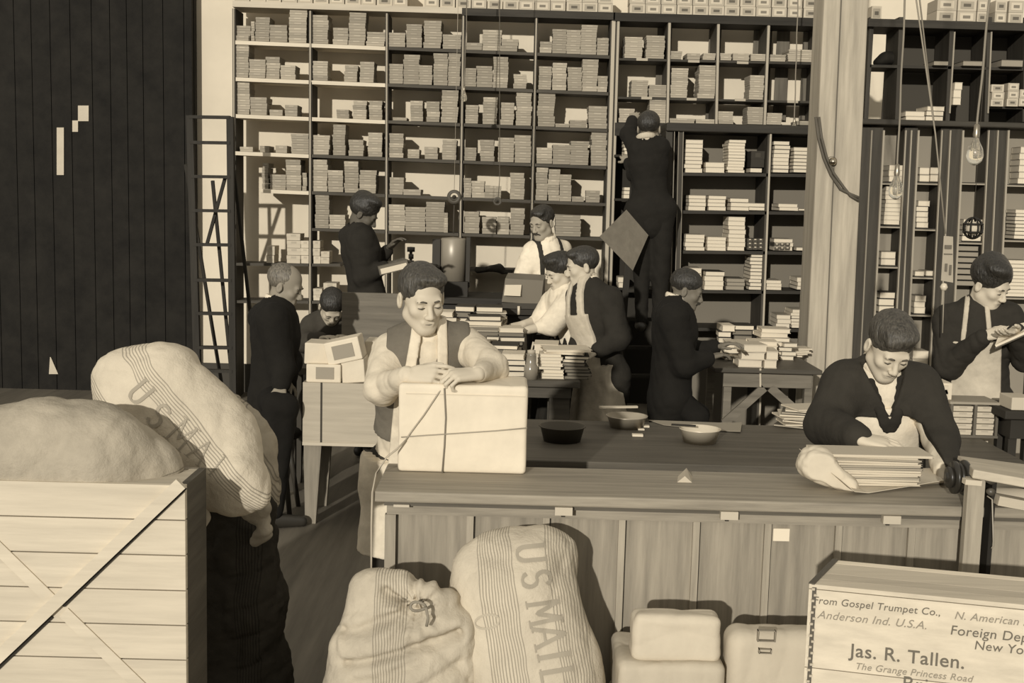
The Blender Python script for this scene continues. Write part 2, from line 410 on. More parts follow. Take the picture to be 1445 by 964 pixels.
# cartons standing on top of the shelving
for i in range(37):
    a = 331+i*22.3; b = a+20.5+random.random()*1.5
    if 850 < a < 880 or 575 < a < 590: continue
    base = 0.5+.0325*(a-330) if a < 866 else 17.5+(a-866)*.027
    z0 = P(a, base, YS).z
    for k in range(2):
        c = P((a+b)/2, base-13*k, YS+.03); w = P(b, base, YS).x-P(a, base, YS).x
        put('top_carton', random.choice(PARTLAB), Vector((c.x, c.y+.1, z0+k*.083)), (w, .2, .082), 0,
            'small labelled carton, %s on the top board, %s from left' % (['lower', 'upper'][k], (ORD[i] if i < 20 else ('twenty-'+ORD[i-20] if i < 29 else ('thirtieth' if i == 29 else 'thirty-'+ORD[i-30])))), 'box', 'labelled cartons along the top board')

# ---------------- upper pigeonhole unit right of it ----------------
root = empty('pigeonhole_unit', Vector((P(1010, 180, YS).x, YS, 0)), 'dark pigeonhole shelving of four bays right of the tall shelving, above the bookcase', 'shelving')
UU = [(873, 870.5), (945, 941.5), (1014, 1010.5), (1085, 1078.5), (1157, 1150.5)]
yt = lambda x: 24+(x-870)*.045; yb = lambda x: 173+(x-870)*.012
for i, (xt, xb) in enumerate(UU):
    a = P(xb, yb(xb)+8, YS); b = P(xt, yt(xt)-6, YS)
    if i == 0: a.z = 0
    MB().bar(b+Vector((0, .17, 0)), a+Vector((0, .17, 0)), .03, .34).build('upright', mat(.07, .7, 'wood', 'z'), root)
    MB().bar(b+Vector((0, -.005, 0)), a+Vector((0, -.005, 0)), .02, .01).build('painted_lit_edge', mat(.38, .7), root)  # light on the front edge put into this strip's colour
board(866, 17.5, 1160, 25.5, YS-.02, .36, .07, mat(.03, .7, 'wood', 'x'), root, 'top_board')
sl = [(82, 88.5), (136.5, 143)]
for ya, yb_ in sl: board(871, ya, 1156, yb_, YS, .34, .018, mat(.05, .7, 'wood', 'x'), root)
board(868, 173, 1156, 177, YS-.02, .36, .11, mat(.035, .7, 'wood', 'x'), root, 'base_board')
for (x0, x1, y) in [(898,914,84),(971,987,86.5),(1040,1056,88.5),(905,920,138.5),(969,983,140),(1037,1052,141),(1111,1126,143.5)]:
    a = P(x0, y-2, YS-.008); b = P(x1, y+2, YS-.008)
    MB().box(a.x, b.x, YS-.012, YS-.004, b.z, a.z).build('shelf_label', mat(.4), root)
for (x0, x1) in [(1064, 1083), (1134, 1155), (1097, 1108), (928, 943), (1001,1012)]:
    a = P(x0, 36, YS+.36); b = P(x1, 170, YS+.36); MB().box(a.x, b.x, YS+.345, YS+.36, b.z, a.z).build('back_board', mat(.14, .8, 'wood', 'z'), root)
PU = {0: [(881,906,52),(911,937,50),(946,962,72),(969.6,988,75),(992,1009.5,75),(1016.5,1032,75),(1034,1057,75),(1059,1082,76),(1087,1109,77),(1111.6,1154,70)],
      1: [(890,913.6,113),(915,940,119.6),(946,969.6,96),(984.6,1009,92),(1057,1077,106)],
      2: [(873,895,153),(916,940,139.5),(944,979.6,167),(982,1009,168),(1013,1034.4,157),(1054,1077,151),(1081.7,1103,159.4),(1125,1145,170.6)]}
BU = lambda x: ORD[sum(1 for u in (943, 1012, 1083) if x > u)]
for r, ps in PU.items():
    cnt = {}
    for (a, b, t) in ps:
        bay = BU((a+b)/2); cnt[bay] = cnt.get(bay, 0)+1
        base = [82+(a-871)*.023, 136.5+(a-871)*.023, 173+(a-868)*.014][r]-.3
        pile(a, b, t, base, YS+.01, BOXM[1:]+BOXM[2:3], 'carton', 'box', '%s pile in %s bay of pigeonhole shelving, %s shelf' % (ORD[cnt[bay]-1], bay, ['top', 'middle', 'bottom'][r]), None, lh=6.3, depth=.24, spec=BOXES)
BOXES.sort(key=lambda s: -s[0])
for (ar, me, c, s, rz, lab) in BOXES[:300]:
    put('carton', me, c, s, rz, lab, 'box', 'flat grey cartons piled on the wall shelving')
mb = MB()
for (ar, me, c, s, rz, lab) in BOXES[300:]:
    base = [Vector((v.co.x*s[0], v.co.y*s[1], v.co.z*s[2]))+c for v in me.vertices]
    fs = [tuple(p.vertices) for p in me.polygons]; mi = BOXM.index(me)*2 if me in BOXM else 0
    n = len(mb.v); mb.v += base
    for p, f in zip(me.polygons, fs): mb.f.append([n+i for i in f]); mb.mi.append(mi+p.material_index); mb.sm.append(False)
ms = []
for me in BOXM: ms += list(me.materials)
tag(mb.build('carton_piles', ms), 'remaining smaller grey cartons piled across the wall shelving', 'box', None, 'stuff')

# ---------------- glazed-back bookcase in the middle (lower, nearer) ----------------
YM = 9.2
root = empty('bookcase', Vector((P(1060, 400, YM).x, YM, 0)), 'dark middle bookcase with white-edged books, between ladder and timber post', 'bookcase')
def vpost(x_t, y_t, x_b, y_b, Y, w, d, m, par, nm, zmin=0.0):
    b = P(x_t, y_t, Y); a = P(x_b, y_b, Y); s = (a-b)/(b.z-a.z); a = b+s*(b.z-zmin)
    return MB().bar(b+Vector((0, d/2, 0)), a+Vector((0, d/2, 0)), w, d).build(nm, m, par)
vpost(962, 178, 957, 400, YM, .035, .4, dk, root, 'side_panel'); vpost(945, 178, 938, 400, YM, .05, .3, mat(.045, .6, 'wood', 'z'), root, 'side_panel')
for xx in (952, 958, 964.5): vpost(xx, 182, xx-5, 400, YM-.01, .006, .01, mat(.22, .5), root, 'moulding')
vpost(1087, 178, 1078, 400, YM, .03, .4, dk, root, 'divider'); vpost(1088, 184, 1079.5, 400, YM-.012, .014, .012, mat(.4, .5), root, 'moulding')
vpost(1165, 178, 1155, 400, YM, .04, .4, dk, root, 'side_panel')
a = P(940, 176, YM); b = P(1160, 178, YM); MB().box(a.x, b.x, YM-.03, YM+.42, P(1050, 188, YM).z, P(1050, 176, YM).z).build('cornice', mat(.035, .6, 'wood', 'x'), root, bevel=.008)
a = P(940, 176, YM+.4); MB().box(a.x, b.x, YM+.4, YM+.42, 0, P(1050, 186, YM).z).build('back_panel', mat(.17, .8), root)
MR = [244, 297.5, 354, 409.5, 463]
for y in MR: board(964, y-.5, 1152, y+1.5, YM, .38, .024, mat(.035, .6, 'wood', 'x'), root)
PM = [[(966,991,197,8),(994.5,1022,229,2),(1026,1050.6,197,11),(1059,1076,237,1),(1090,1113,199,8),(1118,1146,208,7)],
      [(971,996,275.5,4),(999.5,1025,276,4),(1029,1056,279.7,3),(1056.5,1080,286.7,2),(1098,1126,287.7,2),(1127,1150,294.7,1)],
      [(966,993.8,330.8,4),(996.5,1024,334.5,4),(1026.4,1051,306,8),(1091.7,1119,337,3),(1124,1148,349.5,1)],
      [(964,989.5,378,4),(993,1020.7,383,4),(1024,1050.6,393,3),(1057,1074.8,358,10),(1081,1103,395.6,3),(1124,1146,391.8,3)],
      [(1095,1115,444.5,3),(1116,1136,437,6)]]
for r, ps in enumerate(PM):
    for i, (a, b, t, n) in enumerate(ps):
        ms = DULLM if (r, i) == (3, 2) else BOOKM
        pile(a, b, t, MR[r]-.3, YM+.02, ms, 'book', 'book', '%s pile from left on %s shelf of the middle bookcase' % (ORD[i], ORD[r]), 'books in the middle bookcase', depth=.25, n=n, jit=.005,
             adj='grey-edged book' if ms is DULLM else None)
c = P(1069, 236, YM+.05); put('carton', variant('box', [mat(.04), mat(.06)]), Vector((c.x, YM+.16, c.z)), (.10, .2, .125), 0, 'small dark carton resting on a book, top shelf of middle bookcase', 'box', None)
for i in range(3):
    for j in range(3):
        for (x0, Yb, wh) in ((1055, 353, 'left'), (1093, 354, 'right')):
            if x0 == 1093 and j == 2: continue
            a = P(x0+i*7.6, Yb-j*5.4 - .5, YM); 
            put('small_box', variant('box', [mat(.09), mat(.5)]) if False else SMB if 'SMB' in globals() else globals().setdefault('SMB', variant('box', [mat(.08), mat(.6)])),
                Vector((a.x+.02, YM+.1, a.z)), (.038, .16, .027), 0, 'tiny dark box with white label, %s column, %s row, %s cluster, third shelf' % (['left', 'middle', 'right'][i], ['bottom', 'second', 'top'][j], wh), 'box', 'tiny dark boxes on the third shelf of the middle bookcase')

# few book piles left of the ladder man, in the dark slot
for (a, b, t, bs, n, w) in [(880,904,192,218,5,'beside the raised-arm man, upper left'), (880,892,264,280,3,'left of the man on the ladder, near his elbow'), (872,887,391,406,2,'low in dark gap left of the ladder')]:
    pile(a, b, t, bs, YS-.1, BOOKM, 'book', 'book', 'pile '+w, 'books in the dark gap by the ladder', depth=.2, n=n)
root = empty('dark_cupboard', Vector((P(905, 400, YS-.15).x, YS-.15, 0)), 'dark narrow shelf recess behind the man on the ladder', 'cupboard')
for y in (218, 280, 344, 406):
    board(868, y, 942, y+2, YS-.12, .3, .02, mat(.03), root)
MB().box(P(868, 300, YS).x, P(948, 300, YS).x, YS+.3, YS+.32, 0, P(900, 190, YS).z).build('back_panel', mat(.03), root)

# ---------------- timber post ----------------
YP = 8.5
tl = P(1163, 0, YP); tr = P(1226, 0, YP); bl = P(1140, 480, YP); br = P(1204, 480, YP)
def ext(t, b, z): s = (b-t)/(t.z-b.z); return t+s*(t.z-z)
TL, TR, BL, BR = ext(tl, bl, 4.4), ext(tr, br, 4.4), ext(tl, bl, 0), ext(tr, br, 0)
dy = Vector((0, .3, 0))
mb = MB().hexa([BL, BR, BR+dy, BL+dy, TL, TR, TR+dy, TL+dy])
o = mb.build('trim_post', mat(.40, .8, 'wood', 'z', scale=.6), bevel=.012); o['kind'] = 'structure'
# thin split running down the post
mb = MB(); a = ext(P(1187, 0, YP), P(1166, 480, YP), 4.3); b = ext(P(1187, 0, YP), P(1166, 480, YP), .3)
mb.bar(a-Vector((0, .002, 0)), b-Vector((0, .002, 0)), .008, .006)
struct(mb, 'trim_split', mat(.12))
# curved cables on the post, and the porcelain knob
mb = MB()
for off in (0, 4.5):
    pts = [P(x, y, YP-.02) for x, y in [(1151+off, 165), (1155+off, 195), (1162+off, 222), (1172+off, 246-off*.3), (1186+off, 267-off*.6), (1200, 277+off*.5-3), (1212, 279+off)]]
    mb2 = MB().tube(pts, .010, 6)
    tag(mb2.build('cable', mat(.10, .5)), 'dark curved cable on the timber post, %s of the pair' % ('outer and lower' if off == 0 else 'inner and upper'), 'cable')
c = P(1175, 228, YP-.03)
rt = empty('cable_insulator', c, 'round metal insulator screwed to the timber post beside the cables', 'insulator')
MB().lathe(c, [(.0, -.03), (.014, -.028), (.026, -.012), (.028, .0), (.022, .02), (.012, .03)], 16, axis='y').build('knob_body', mat(.45, .25, metal=1), rt)
MB().lathe(c, [(.036, .02), (.036, .034), (0, .034)], 16, axis='y').build('backplate', mat(.08, .5), rt)

# ---------------- tall book cases at the right ----------------
YR = 8.9
X = lambda px, py, Y=YR: P(px, py, Y).x
Z = lambda px, py, Y=YR: P(px, py, Y).z
root = empty('bookcase', Vector((X(1330, 400), YR, 0)), 'tall dark bookcase with narrow fluted pilasters right of the timber post', 'bookcase')
wd = mat(.055, .55, 'wood', 'z'); ed = mat(.33, .5)
for (xs, pw) in [((1212, 1230, 1247), 38), ((1278, 1286, 1296), 20), ((1329, 1341, 1359), 32), ((1395, 1408, 1423), 30), ((1480, 1492, 1506), 30)]:
    xm = (xs[0]+xs[-1])/2; yt_ = 182+(xm-1212)*-.03
    b = P(xm, 180, YR); a = P(xm-.055*260, 440, YR)
    w = (xs[-1]-xs[0])*YR/FPX
    s = (a-b)/(b.z-a.z); bot = b+s*b.z
    MB().bar(b+Vector((0, .2, 0)), bot+Vector((0, .2, 0)), w, .38).build('pilaster', wd, root)
    for x in xs:
        q = P(x, 184, YR-.012); s2 = (P(x-.05*256, 440, YR-.012)-q); s2 /= -s2.z; bo = q+s2*q.z
        MB().bar(q, bo, .013 if x == xs[-1] else .009, .022).build('painted_stile_light', ed if xs[0] != 1212 or x == 1247 else mat(.25, .5), root)  # pale lines paint the light along the stile edges
MB().box(X(1212, 300), X(1500, 300), YR+.20, YR+.22, 0, Z(1330, 178)).build('back_panel', mat(.26, .8), root)
MB().box(X(1212, 175), X(1500, 175), YR-.06, YR+.42, Z(1330, 179), Z(1330, 171)).build('cornice', mat(.05, .6, 'wood', 'x'), root, bevel=.01)
SHR = {0: (1249, 1277, [257, 318, 375, 441]), 1: (1297, 1327, [257, 322, 390, 443, 519]), 2: (1360, 1394, [257, 341]), 3: (1424, 1478, [260, 338, 419])}
for k, (xa, xb, ys) in SHR.items():
    for y in ys: 
        sk = -(y-180)*.05
        board(xa+sk, y, xb+sk, y+.6, YR+.01, .19, .02, mat(.05, .6, 'wood', 'x'), root)
        MB().box(X(xa+sk, y), X(xb+sk, y), YR-.004, YR+.01, Z((xa+xb)/2, y+4), Z((xa+xb)/2, y+2)).build('painted_lit_edge', mat(.3), root)  # shelf edge brightened by colour, as if catching light
    
R = [(1253,1274,233,256.5,3,'first opening, top shelf'),(1247,1270,263,317,9,'first opening, second shelf'),(1243,1264,355,374.5,2,'first opening, third shelf'),(1239,1261,412,440.5,3,'first opening, fourth shelf'),
     (1297,1311,236,256.5,2,'second opening, top shelf, left pile'),(1311.5,1324,236,256.5,2,'second opening, top shelf, right pile'),(1292,1309,283,321.5,5,'second opening, second shelf'),(1291,1304,383,389.5,1,'second opening, third shelf, left pile'),(1306,1316,382,389.5,1,'second opening, third shelf, right pile'),(1289,1305,417,442.5,3,'second opening, fourth shelf'),(1286,1310,495,518.5,2,'second opening, fifth shelf'),
     (1357,1385,309.5,340.5,4,'third opening, second shelf'),
     (1436,1462,207,259.5,6,'fourth opening, top shelf'),(1430,1458,296,337.5,8,'fourth opening, second shelf'),(1418,1450,367,418.5,10,'fourth opening, third shelf')]
for (a, b, t, bs, n, w) in R:
    pile(a, b, t, bs, YR+.02, BOOKM, 'book', 'book', 'pile in tall right bookcase, '+w, 'books in the tall right bookcase', depth=.165, n=n)
for i in range(8):   # dark-backed ledgers lying in the third opening
    y = 403-i*8.2; a = P(1350, y, YR+.03); b = P(1381, y, YR+.03)
    put('ledger', DULLM[i % 2], Vector(((a.x+b.x)/2, YR+.115, a.z)), (b.x-a.x, .16, .036), 0, 'dark ledger lying flat, %s from bottom, behind the standing man at right' % ORD[i], 'book', 'dark ledgers in the third opening')
# upper unit over the right case
root = empty('wall_cabinet', Vector((X(1330, 100), YR, Z(1330, 178))), 'dark open upper shelving above the tall right bookcase', 'shelving')
root.location.z = P(1330, 171, YR).z
for (xt, xb) in ((1231, 1222), (1272, 1266), (1344, 1337), (1397, 1392), (1449, 1446), (1490, 1486)):
    b = P(xt, 24, YR+.05); a = P(xb, 172, YR+.05)
    MB().bar(b+Vector((0, .15, 0)), a+Vector((0, .15, 0)), .03, .3).build('upright', mat(.05, .6, 'wood', 'z'), root)
for (xt, xb) in ((1347, 1340), (1399, 1394)):
    b = P(xt, 45, YR+.04); a = P(xb, 160, YR+.04); MB().bar(b, a, .010, .012).build('painted_lit_edge', mat(.3), root)  # pale strips stand in for light on two uprights
board(1226, 26, 1500, 34, YR, .4, .055, mat(.04, .6, 'wood', 'x'), root, 'top_board')
board(1228, 91, 1500, 97, YR+.05, .3, .02, mat(.04, .6, 'wood', 'x'), root)
MB().box(X(1272, 100), X(1500, 100), YR+.40, YR+.42, root.location.z, Z(1330, 26)).build('back_panel', mat(.06, .8), root)
for (a, b, t, bs, n, w, ms) in [(1277,1305,157,171,2,'left pile on the cornice',BOOKM),(1306,1331,150,171,3,'right pile on the cornice',BOOKM),(1345,1356,116,148,3,'narrow pile in upper shelving behind the pendant cord',BOOKM),
    (1318,1339,86,92.5,1,'lying on the upper shelf, left',DULLM),(1358,1388,86,93,1,'lying on the upper shelf, middle',DULLM),(1412,1444,84,94.5,1,'lying on the upper shelf, right end',DULLM),
    (1398,1416,119,150,3,'left pile of small packets at upper right',PARTLAB),(1420,1436,117,150,3,'middle pile of small packets at upper right',PARTLAB),(1437,1452,126,150,2,'right pile of small packets at upper right',PARTLAB)]:
    bk = ms is not PARTLAB
    pile(a, b, t, bs, YR+.0, ms, 'book' if bk else 'packet', 'book' if bk else 'packet', w, 'books and packets in the upper right shelving', depth=.24, n=n, adj='white-edged book' if ms is BOOKM else ('grey-edged book' if bk else 'pale printed packet'))
board(1394, 150, 1470, 152, YR+.05, .3, .015, mat(.04), root)
for i, (a, b) in enumerate([(1322,1350),(1351,1378),(1379,1394),(1404,1421),(1423,1445)]):
    for k in range(2):
        q = P(a, 28+(a-1226)*.028, YR+.02); q2 = P(b-.6, 28, YR+.02)
        put('top_carton', PARTLAB[(i+k) % 2], Vector(((q.x+q2.x)/2, YR+.14, q.z+k*.083)), (q2.x-q.x, .22, .082), 0, 'labelled carton on the right top board, %s from left, %s layer' % (ORD[i], ['lower', 'upper'][k]), 'box', 'labelled cartons on the right top board')
q = P(1230, 28, YR+.02); q2 = P(1244, 28, YR+.02)
put('top_carton', PARTLAB[0], Vector(((q.x+q2.x)/2, YR+.14, q.z)), (q2.x-q.x, .22, .1), 0, 'labelled carton on the right top board just beside the timber post', 'box', 'labelled cartons on the right top board')
# dark bundle on upper shelf
f = Fld(); 
for (x, y, r) in ((1240, 88, .03), (1252, 82, .05), (1264, 84, .035)): f.ell(P(x, y, YR+.2), (r*1.3, .07, r), k=.04)
V = f.mesh(.012, clip=((-9, 0, P(1250, 91.5, YR+.1).z+.02), (9, 20, 9)))
tag(fmesh('cloth_bundle', V, P(1252, 90, YR+.2), mat(.02, .9, 'cloth')), 'black cloth bundle on the upper right shelf beside the timber post', 'bundle')
# pale side wall seen behind the first bay comes from wall_back itself

# ---------------- step ladders in front of the wall at left ----------------
def ladder(name, label, rails, rungs, Y, w, m, props=()):
    root = empty(name, Vector((P((rails[0][2]+rails[1][2])/2, 500, Y).x, Y, 0)), label, 'ladder')
    for (xt, yt_, xb, yb_) in rails:
        b = P(xt, yt_, Y); a = P(xb, yb_, Y); s = (a-b)/(b.z-a.z)
        MB().bar(b, b+s*b.z, w, .05).build('rail', m, root)
    for y in rungs:
        xs = [r[0]+(r[2]-r[0])*(y-r[1])/(r[3]-r[1]) for r in rails]
        MB().bar(P(xs[0], y, Y), P(xs[1], y+.8, Y), .025, .06).build('rung', m, root)
    for (xt, yt_, xb, yb_, Y2) in props:
        b = P(xt, yt_, Y+.05); a = P(xb, yb_, Y2); s = (a-b)/(b.z-a.z)
        MB().bar(b, b+s*b.z if yb_ > 420 else a, w*.45, .03).build('prop', m, root)
    return root
blk = mat(.03, .7, 'wood', 'z')
ladder('step_ladder', 'tall dark step ladder against the white wall at the edge of the partition', [(268, 163, 279, 530), (325, 165, 329, 530)], [165, 201, 249, 297, 345, 395, 442, 490, 523], 10.0, .055, blk,
       [(262, 232, 296, 440, 10.3), (330, 240, 353, 440, 10.3), (300, 255, 318, 440, 10.2), (318, 250, 292, 345, 10.1)])
ladder('step_ladder', 'dark ladder under the man reaching for the shelves', [(898, 200, 872, 560), (930, 192, 926, 560)], [250, 290, 330, 370, 410, 450, 490, 530], 9.3, .045, blk)

# ---------------- hanging lamps and strings ----------------
ZC = 4.4
def cord(px_t, px_b, y_b, Y, r=.008, m=None):
    b = P(px_b, y_b, Y); t = P(px_t, 0, Y); s = (t-b)/(t.z-b.z); top = b+s*(ZC-b.z); return b, top
def pendant(px_t, px_b, y_b, Y, sc, label):
    b, top = cord(px_t, px_b, y_b, Y)
    root = empty('pendant_lamp', top, label, 'lamp')
    MB().tube([top]+[top+(b-top)*t+Vector((.0015*math.sin(t*37), 0, 0)) for t in [i/60 for i in range(1, 60)]]+[b], .0048, 6).build('cord', mat(.24, .7), root)
    MB().lathe(b, [(.006*sc, .05*sc), (.018*sc, .04*sc), (.02*sc, 0), (.024*sc, -.02*sc), (.02*sc, -.045*sc)], 14).build('socket', mat(.3, .35, metal=.8), root)
    MB().lathe(b, [(.016*sc, -.04*sc), (.026*sc, -.07*sc), (.05*sc, -.12*sc), (.058*sc, -.165*sc), (.048*sc, -.205*sc), (.022*sc, -.228*sc), (.002, -.235*sc)], 20).build('bulb', glass_mat(), root)
    MB().tube([b+Vector((-.01*sc, 0, -.05*sc)), b+Vector((-.02*sc, 0, -.14*sc)), b+Vector((0, 0, -.12*sc)), b+Vector((.02*sc, 0, -.14*sc)), b+Vector((.01*sc, 0, -.05*sc))], .003*sc, 6).build('filament', mat(.5, .4), root)
pendant(1396, 1378, 185, 5.2, .62, 'clear glass bulb hanging on a twisted cord at upper right')
pendant(1277, 1266, 240, 6.0, .62, 'smaller bulb hanging on a cord in front of the right bookcase, left of the string')
pendant(1126, 1121, 170, 9.9, .5, 'tiny bulb hanging before the pigeonhole shelving above the middle bookcase')
pendant(659, 655, 125, 9.8, .45, 'thin hanging lamp before the tall shelving, fourth bay')
# string with hanging card
for (pt, pb, yb_, Y, lab) in [(1293, 1334, 330, 6.0, 'longer twine string from ceiling holding the card'), (1298, 1320, 192, 6.02, 'shorter twine string beside the card string')]:
    pass
    q = P(pb, yb_, Y); mid = P(pt+(1320-pt)*1.0 if yb_ > 200 else pb, 190, Y)
    t0 = P(pt, 0, Y); s = (t0-mid)/(t0.z-mid.z); top = mid+s*(ZC-mid.z)
    pts = [top, mid, q] if yb_ > 200 else [top, q]
    tag(MB().tube(pts, .004, 6).build('string', mat(.28, .8)), lab, 'string')
a, b, c, d = P(1328, 396, 6.0), P(1345, 399, 6.0), P(1345, 334, 6.0), P(1332, 333, 6.0); t = Vector((0, .004, 0))
rt = empty('hanging_card', d, 'long pale printed card hanging on the twine string before the right bookcase', 'card')
MB().hexa([a, b, b+t, a+t, d, c, c+t, d+t]).build('card', mat(.38, .8, 'paper'), rt)
for (x0, y0, x1, y1) in [(1333, 346, 1343, 351), (1333, 372, 1337, 383), (1339, 374, 1343, 388), (1332, 358, 1344, 359)]:
    p, q = P(x0, y1, 5.995), P(x1, y0, 5.995); MB().box(p.x, q.x, 5.992, 5.997, p.z, q.z).build('print', mat(.14), rt)
c = P(1332, 405, 6.0); rt = empty('twine_weight', c, 'small white ball weight hanging on a thin line under the card', 'weight')
MB().lathe(c, [(0, .02), (.012, .016), (.019, 0), (.012, -.016), (0, -.02)], 14).build('ball', mat(.6, .4), rt)
MB().tube([P(1332, 410, 6.0), P(1330, 470, 6.0)], .003, 5).build('line', mat(.3), rt)
# caged string ball
c = P(1373, 322, 6.0); rt = empty('string_holder', c, 'round dark wire cage holding a ball of white twine, hanging at right', 'string holder')
MB().lathe(c, [(0, .034), (.022, .028), (.034, .008), (.034, -.012), (.022, -.03), (0, -.036)], 18).build('twine_ball', mat(.55, .9, 'cloth'), rt)
for k in range(8):
    a = k*math.pi/4+.2; MB().tube([c+Vector((.046*math.sin(t)*math.cos(a), .046*math.sin(t)*math.sin(a), .052*math.cos(t))) for t in [i*math.pi/12 for i in range(13)]], .0045, 6).build('cage_wire', mat(.02, .5), rt)
for zz in (.02, -.02): MB().tube([c+Vector((.045*math.cos(t), .045*math.sin(t), zz)) for t in [i*math.pi/12 for i in range(25)]], .005, 6).build('cage_ring', mat(.02, .5), rt)
MB().tube([c+Vector((0,0,.05)), Vector((c.x, c.y, ZC))], .0015, 5).build('hanger', mat(.1), rt)
# hanging pulleys over the middle desks
for (x, y, r, Y, lab, top_x) in [(641, 278, 10, 9.6, 'ring-shaped hanging pulley in front of the fourth bay', 640), (702, 284, 6, 9.6, 'small dark hanging pulley right of the ring-shaped one', 704)]:
    c = P(x, y, Y); R_ = r*Y/FPX; rt = empty('pulley', c, lab, 'pulley')
    MB().lathe(c, [(R_*.55, -.02), (R_, -.03), (R_*.8, 0), (R_, .03), (R_*.55, .02), (R_*.55, -.02)], 24, axis='y').build('wheel', mat(.08, .5), rt)
    MB().lathe(c, [(0, -.035), (R_*.28, -.03), (R_*.28, .03), (0, .03)], 14, axis='y').build('hub', mat(.04, .5), rt)
    if x == 702: MB().tube([P(x+1, y-6, Y), P(x+3, y-30, Y), P(x+3, 0, Y), Vector((P(x+3, 0, Y).x, Y, ZC))], .003, 5).build('line', mat(.12), rt)
    else: MB().tube([P(x, y-9, Y), Vector((P(x, y, Y).x, Y, ZC))], .002, 5).build('upper_line', mat(.4), rt); MB().tube([P(x, y+8, Y), P(x-1, 318, Y), P(x-1, 330, Y)], .004, 5).build('line', mat(.08), rt)
# ================= foreground =================
ZT = .92; H_ = CAMH-ZT
oak = mat(.30, .6, 'wood', 'x', scale=1.2); oakv = mat(.30, .65, 'wood', 'z', scale=1.0); oakd = mat(.12, .6, 'wood', 'x')
# ---- long counter ----
A0 = PZ(528, 693.6, ZT); YC = A0.y; YB = PZ(756, 659, ZT).y
XL = A0.x; XR = P(1560, 720, YC).x
ctr = empty('counter', Vector((0, YC, 0)), 'long panelled wooden counter with plank top in the foreground', 'counter')
MB().box(XL, XR, YC, YB, ZT-.035, ZT).build('counter_top', oak, ctr, bevel=.006)
MB().box(XL+.03, XR, YC+.02, YB-.02, ZT-.05, ZT-.035).build('moulding', oakd, ctr)
yf = YC+.05
xL = P(546, 720, yf).x
MB().box(xL, XR, yf+.012, yf+.03, .05, ZT-.05).build('front_panel', oakv, ctr)
MB().box(xL, xL+.03, yf, YB-.03, .0, ZT-.05).build('end_panel', mat(.2, .65, 'wood', 'z'), ctr)
MB().box(xL, XR, yf-.006, yf+.012, ZT-.085, ZT-.05).build('top_rail', oak, ctr)
MB().box(xL, XR, yf-.012, yf+.012, 0, .12).build('plinth', oakd, ctr)
MB().box(xL-.005, xL+.03, yf-.012, yf+.012, .12, ZT-.085).build('corner_moulding', oakv, ctr)
for px in (663, 770, 877, 982, 1083, 1183, 1286, 1393, 1500):
    x = P(px, 760, yf).x
    MB().box(x-.011, x+.011, yf-.004, yf+.012, .12, ZT-.085).build('batten', mat(.36, .6, 'wood', 'z'), ctr)
    MB().box(x+.011, x+.015, yf+.006, yf+.0125, .12, ZT-.085).build('groove', mat(.05, .8), ctr)  # thin dark strip right of each batten
for px in (795, 1027, 1255):
    c = P(px, 717 if px < 1000 else 722, yf-.02); h = .018
    br = MB().box(c.x-.028, c.x+.028, YC-.004, YC+.02, ZT-.062, ZT-.036).build('hinge_plate', mat(.5, .45), ctr)
    MB().box(c.x-.006, c.x+.006, yf-.012, yf-.006, ZT-.078, ZT-.066).build('catch', mat(.04), ctr)
c = P(487, 711, yf); MB().box(P(557, 711, yf).x, P(579, 711, yf).x, YC+.01, YC+.03, ZT-.052, ZT-.044).build('hinge_plate', mat(.5, .45), ctr)
a, b = P(1091, 764, yf), P(1115, 747, yf)
tag(MB().box(a.x, b.x, yf+.004, yf+.0115, a.z, b.z).build('paper_label', mat(.75, .8)), 'small blank white paper stuck on the counter front panel', 'label')
# ---- big wrapped parcel ----
def parcel(name, fl, fr, top, bot, Y, depth, m, label, group=None, rd=.02, fold=True, res=.006, wr=.004, zb=None, seed=3, yaw=0):
    x0 = P(fl, (top+bot)/2, Y).x; x1 = P(fr, (top+bot)/2, Y).x; z0 = P((fl+fr)/2, bot, Y).z if zb is None else zb; z1 = P((fl+fr)/2, top, Y).z
    c = Vector(((x0+x1)/2, Y+depth/2, (z0+z1)/2)); f = Fld()
    f.box(c, ((x1-x0)/2, depth/2, (z1-z0)/2), Matrix.Rotation(yaw, 3, 'Z') if yaw else None, rd, .01)
    post = lambda F, X, Y_, Z: F+wrinkle(X, Y_, Z, wr, 14, seed, 4, True)*np.clip((Z-z0)/.03, 0, 1)
    V = f.mesh(res, post)
    root = empty(name, Vector((c.x, Y, z0)), label, 'parcel', group)
    fmesh('wrapping', V, root_of(root), m, root)
    return root, c, (x0, x1, z0, z1)
wp = mat(.72, .85, 'paper')
yp = PZ(650, 668, ZT).y
par, pc, (x0, x1, z0, z1) = parcel('wrapped_parcel', 562, 743, 544, 668, yp, .24, wp, 'large white paper parcel being tied with string on the counter', rd=.012, wr=.0022, zb=ZT)
tw = mat(.22, .8)
q = lambda x, y: P(x, y, yp-.006)
MB().tube([q(627, 548), q(629, 590), q(627, 630), q(624, 667)], .0028, 6).build('vertical_string', tw, par)
MB().tube([q(566, 617), q(600, 614.5), q(640, 612), q(700, 608), q(744, 604)], .0024, 6).build('horizontal_string', mat(.34, .8), par)
MB().tube([P(633, 536, yp+.02), q(618, 556), q(598, 586), q(580, 610), q(572, 622)], .0026, 6).build('loose_string', mat(.38, .8), par)
MB().tube([P(572, 622, yp-.01), P(560, 634, yp-.03), P(546, 645, yp-.06), PZ(531, 668, ZT+.004), P(525.5, 695, YC-.012), P(524, 740, YC-.01), P(524, 790, YC-.01), P(524, 810, YC-.01)], .0032, 6).build('loose_string', mat(.45, .8), par)
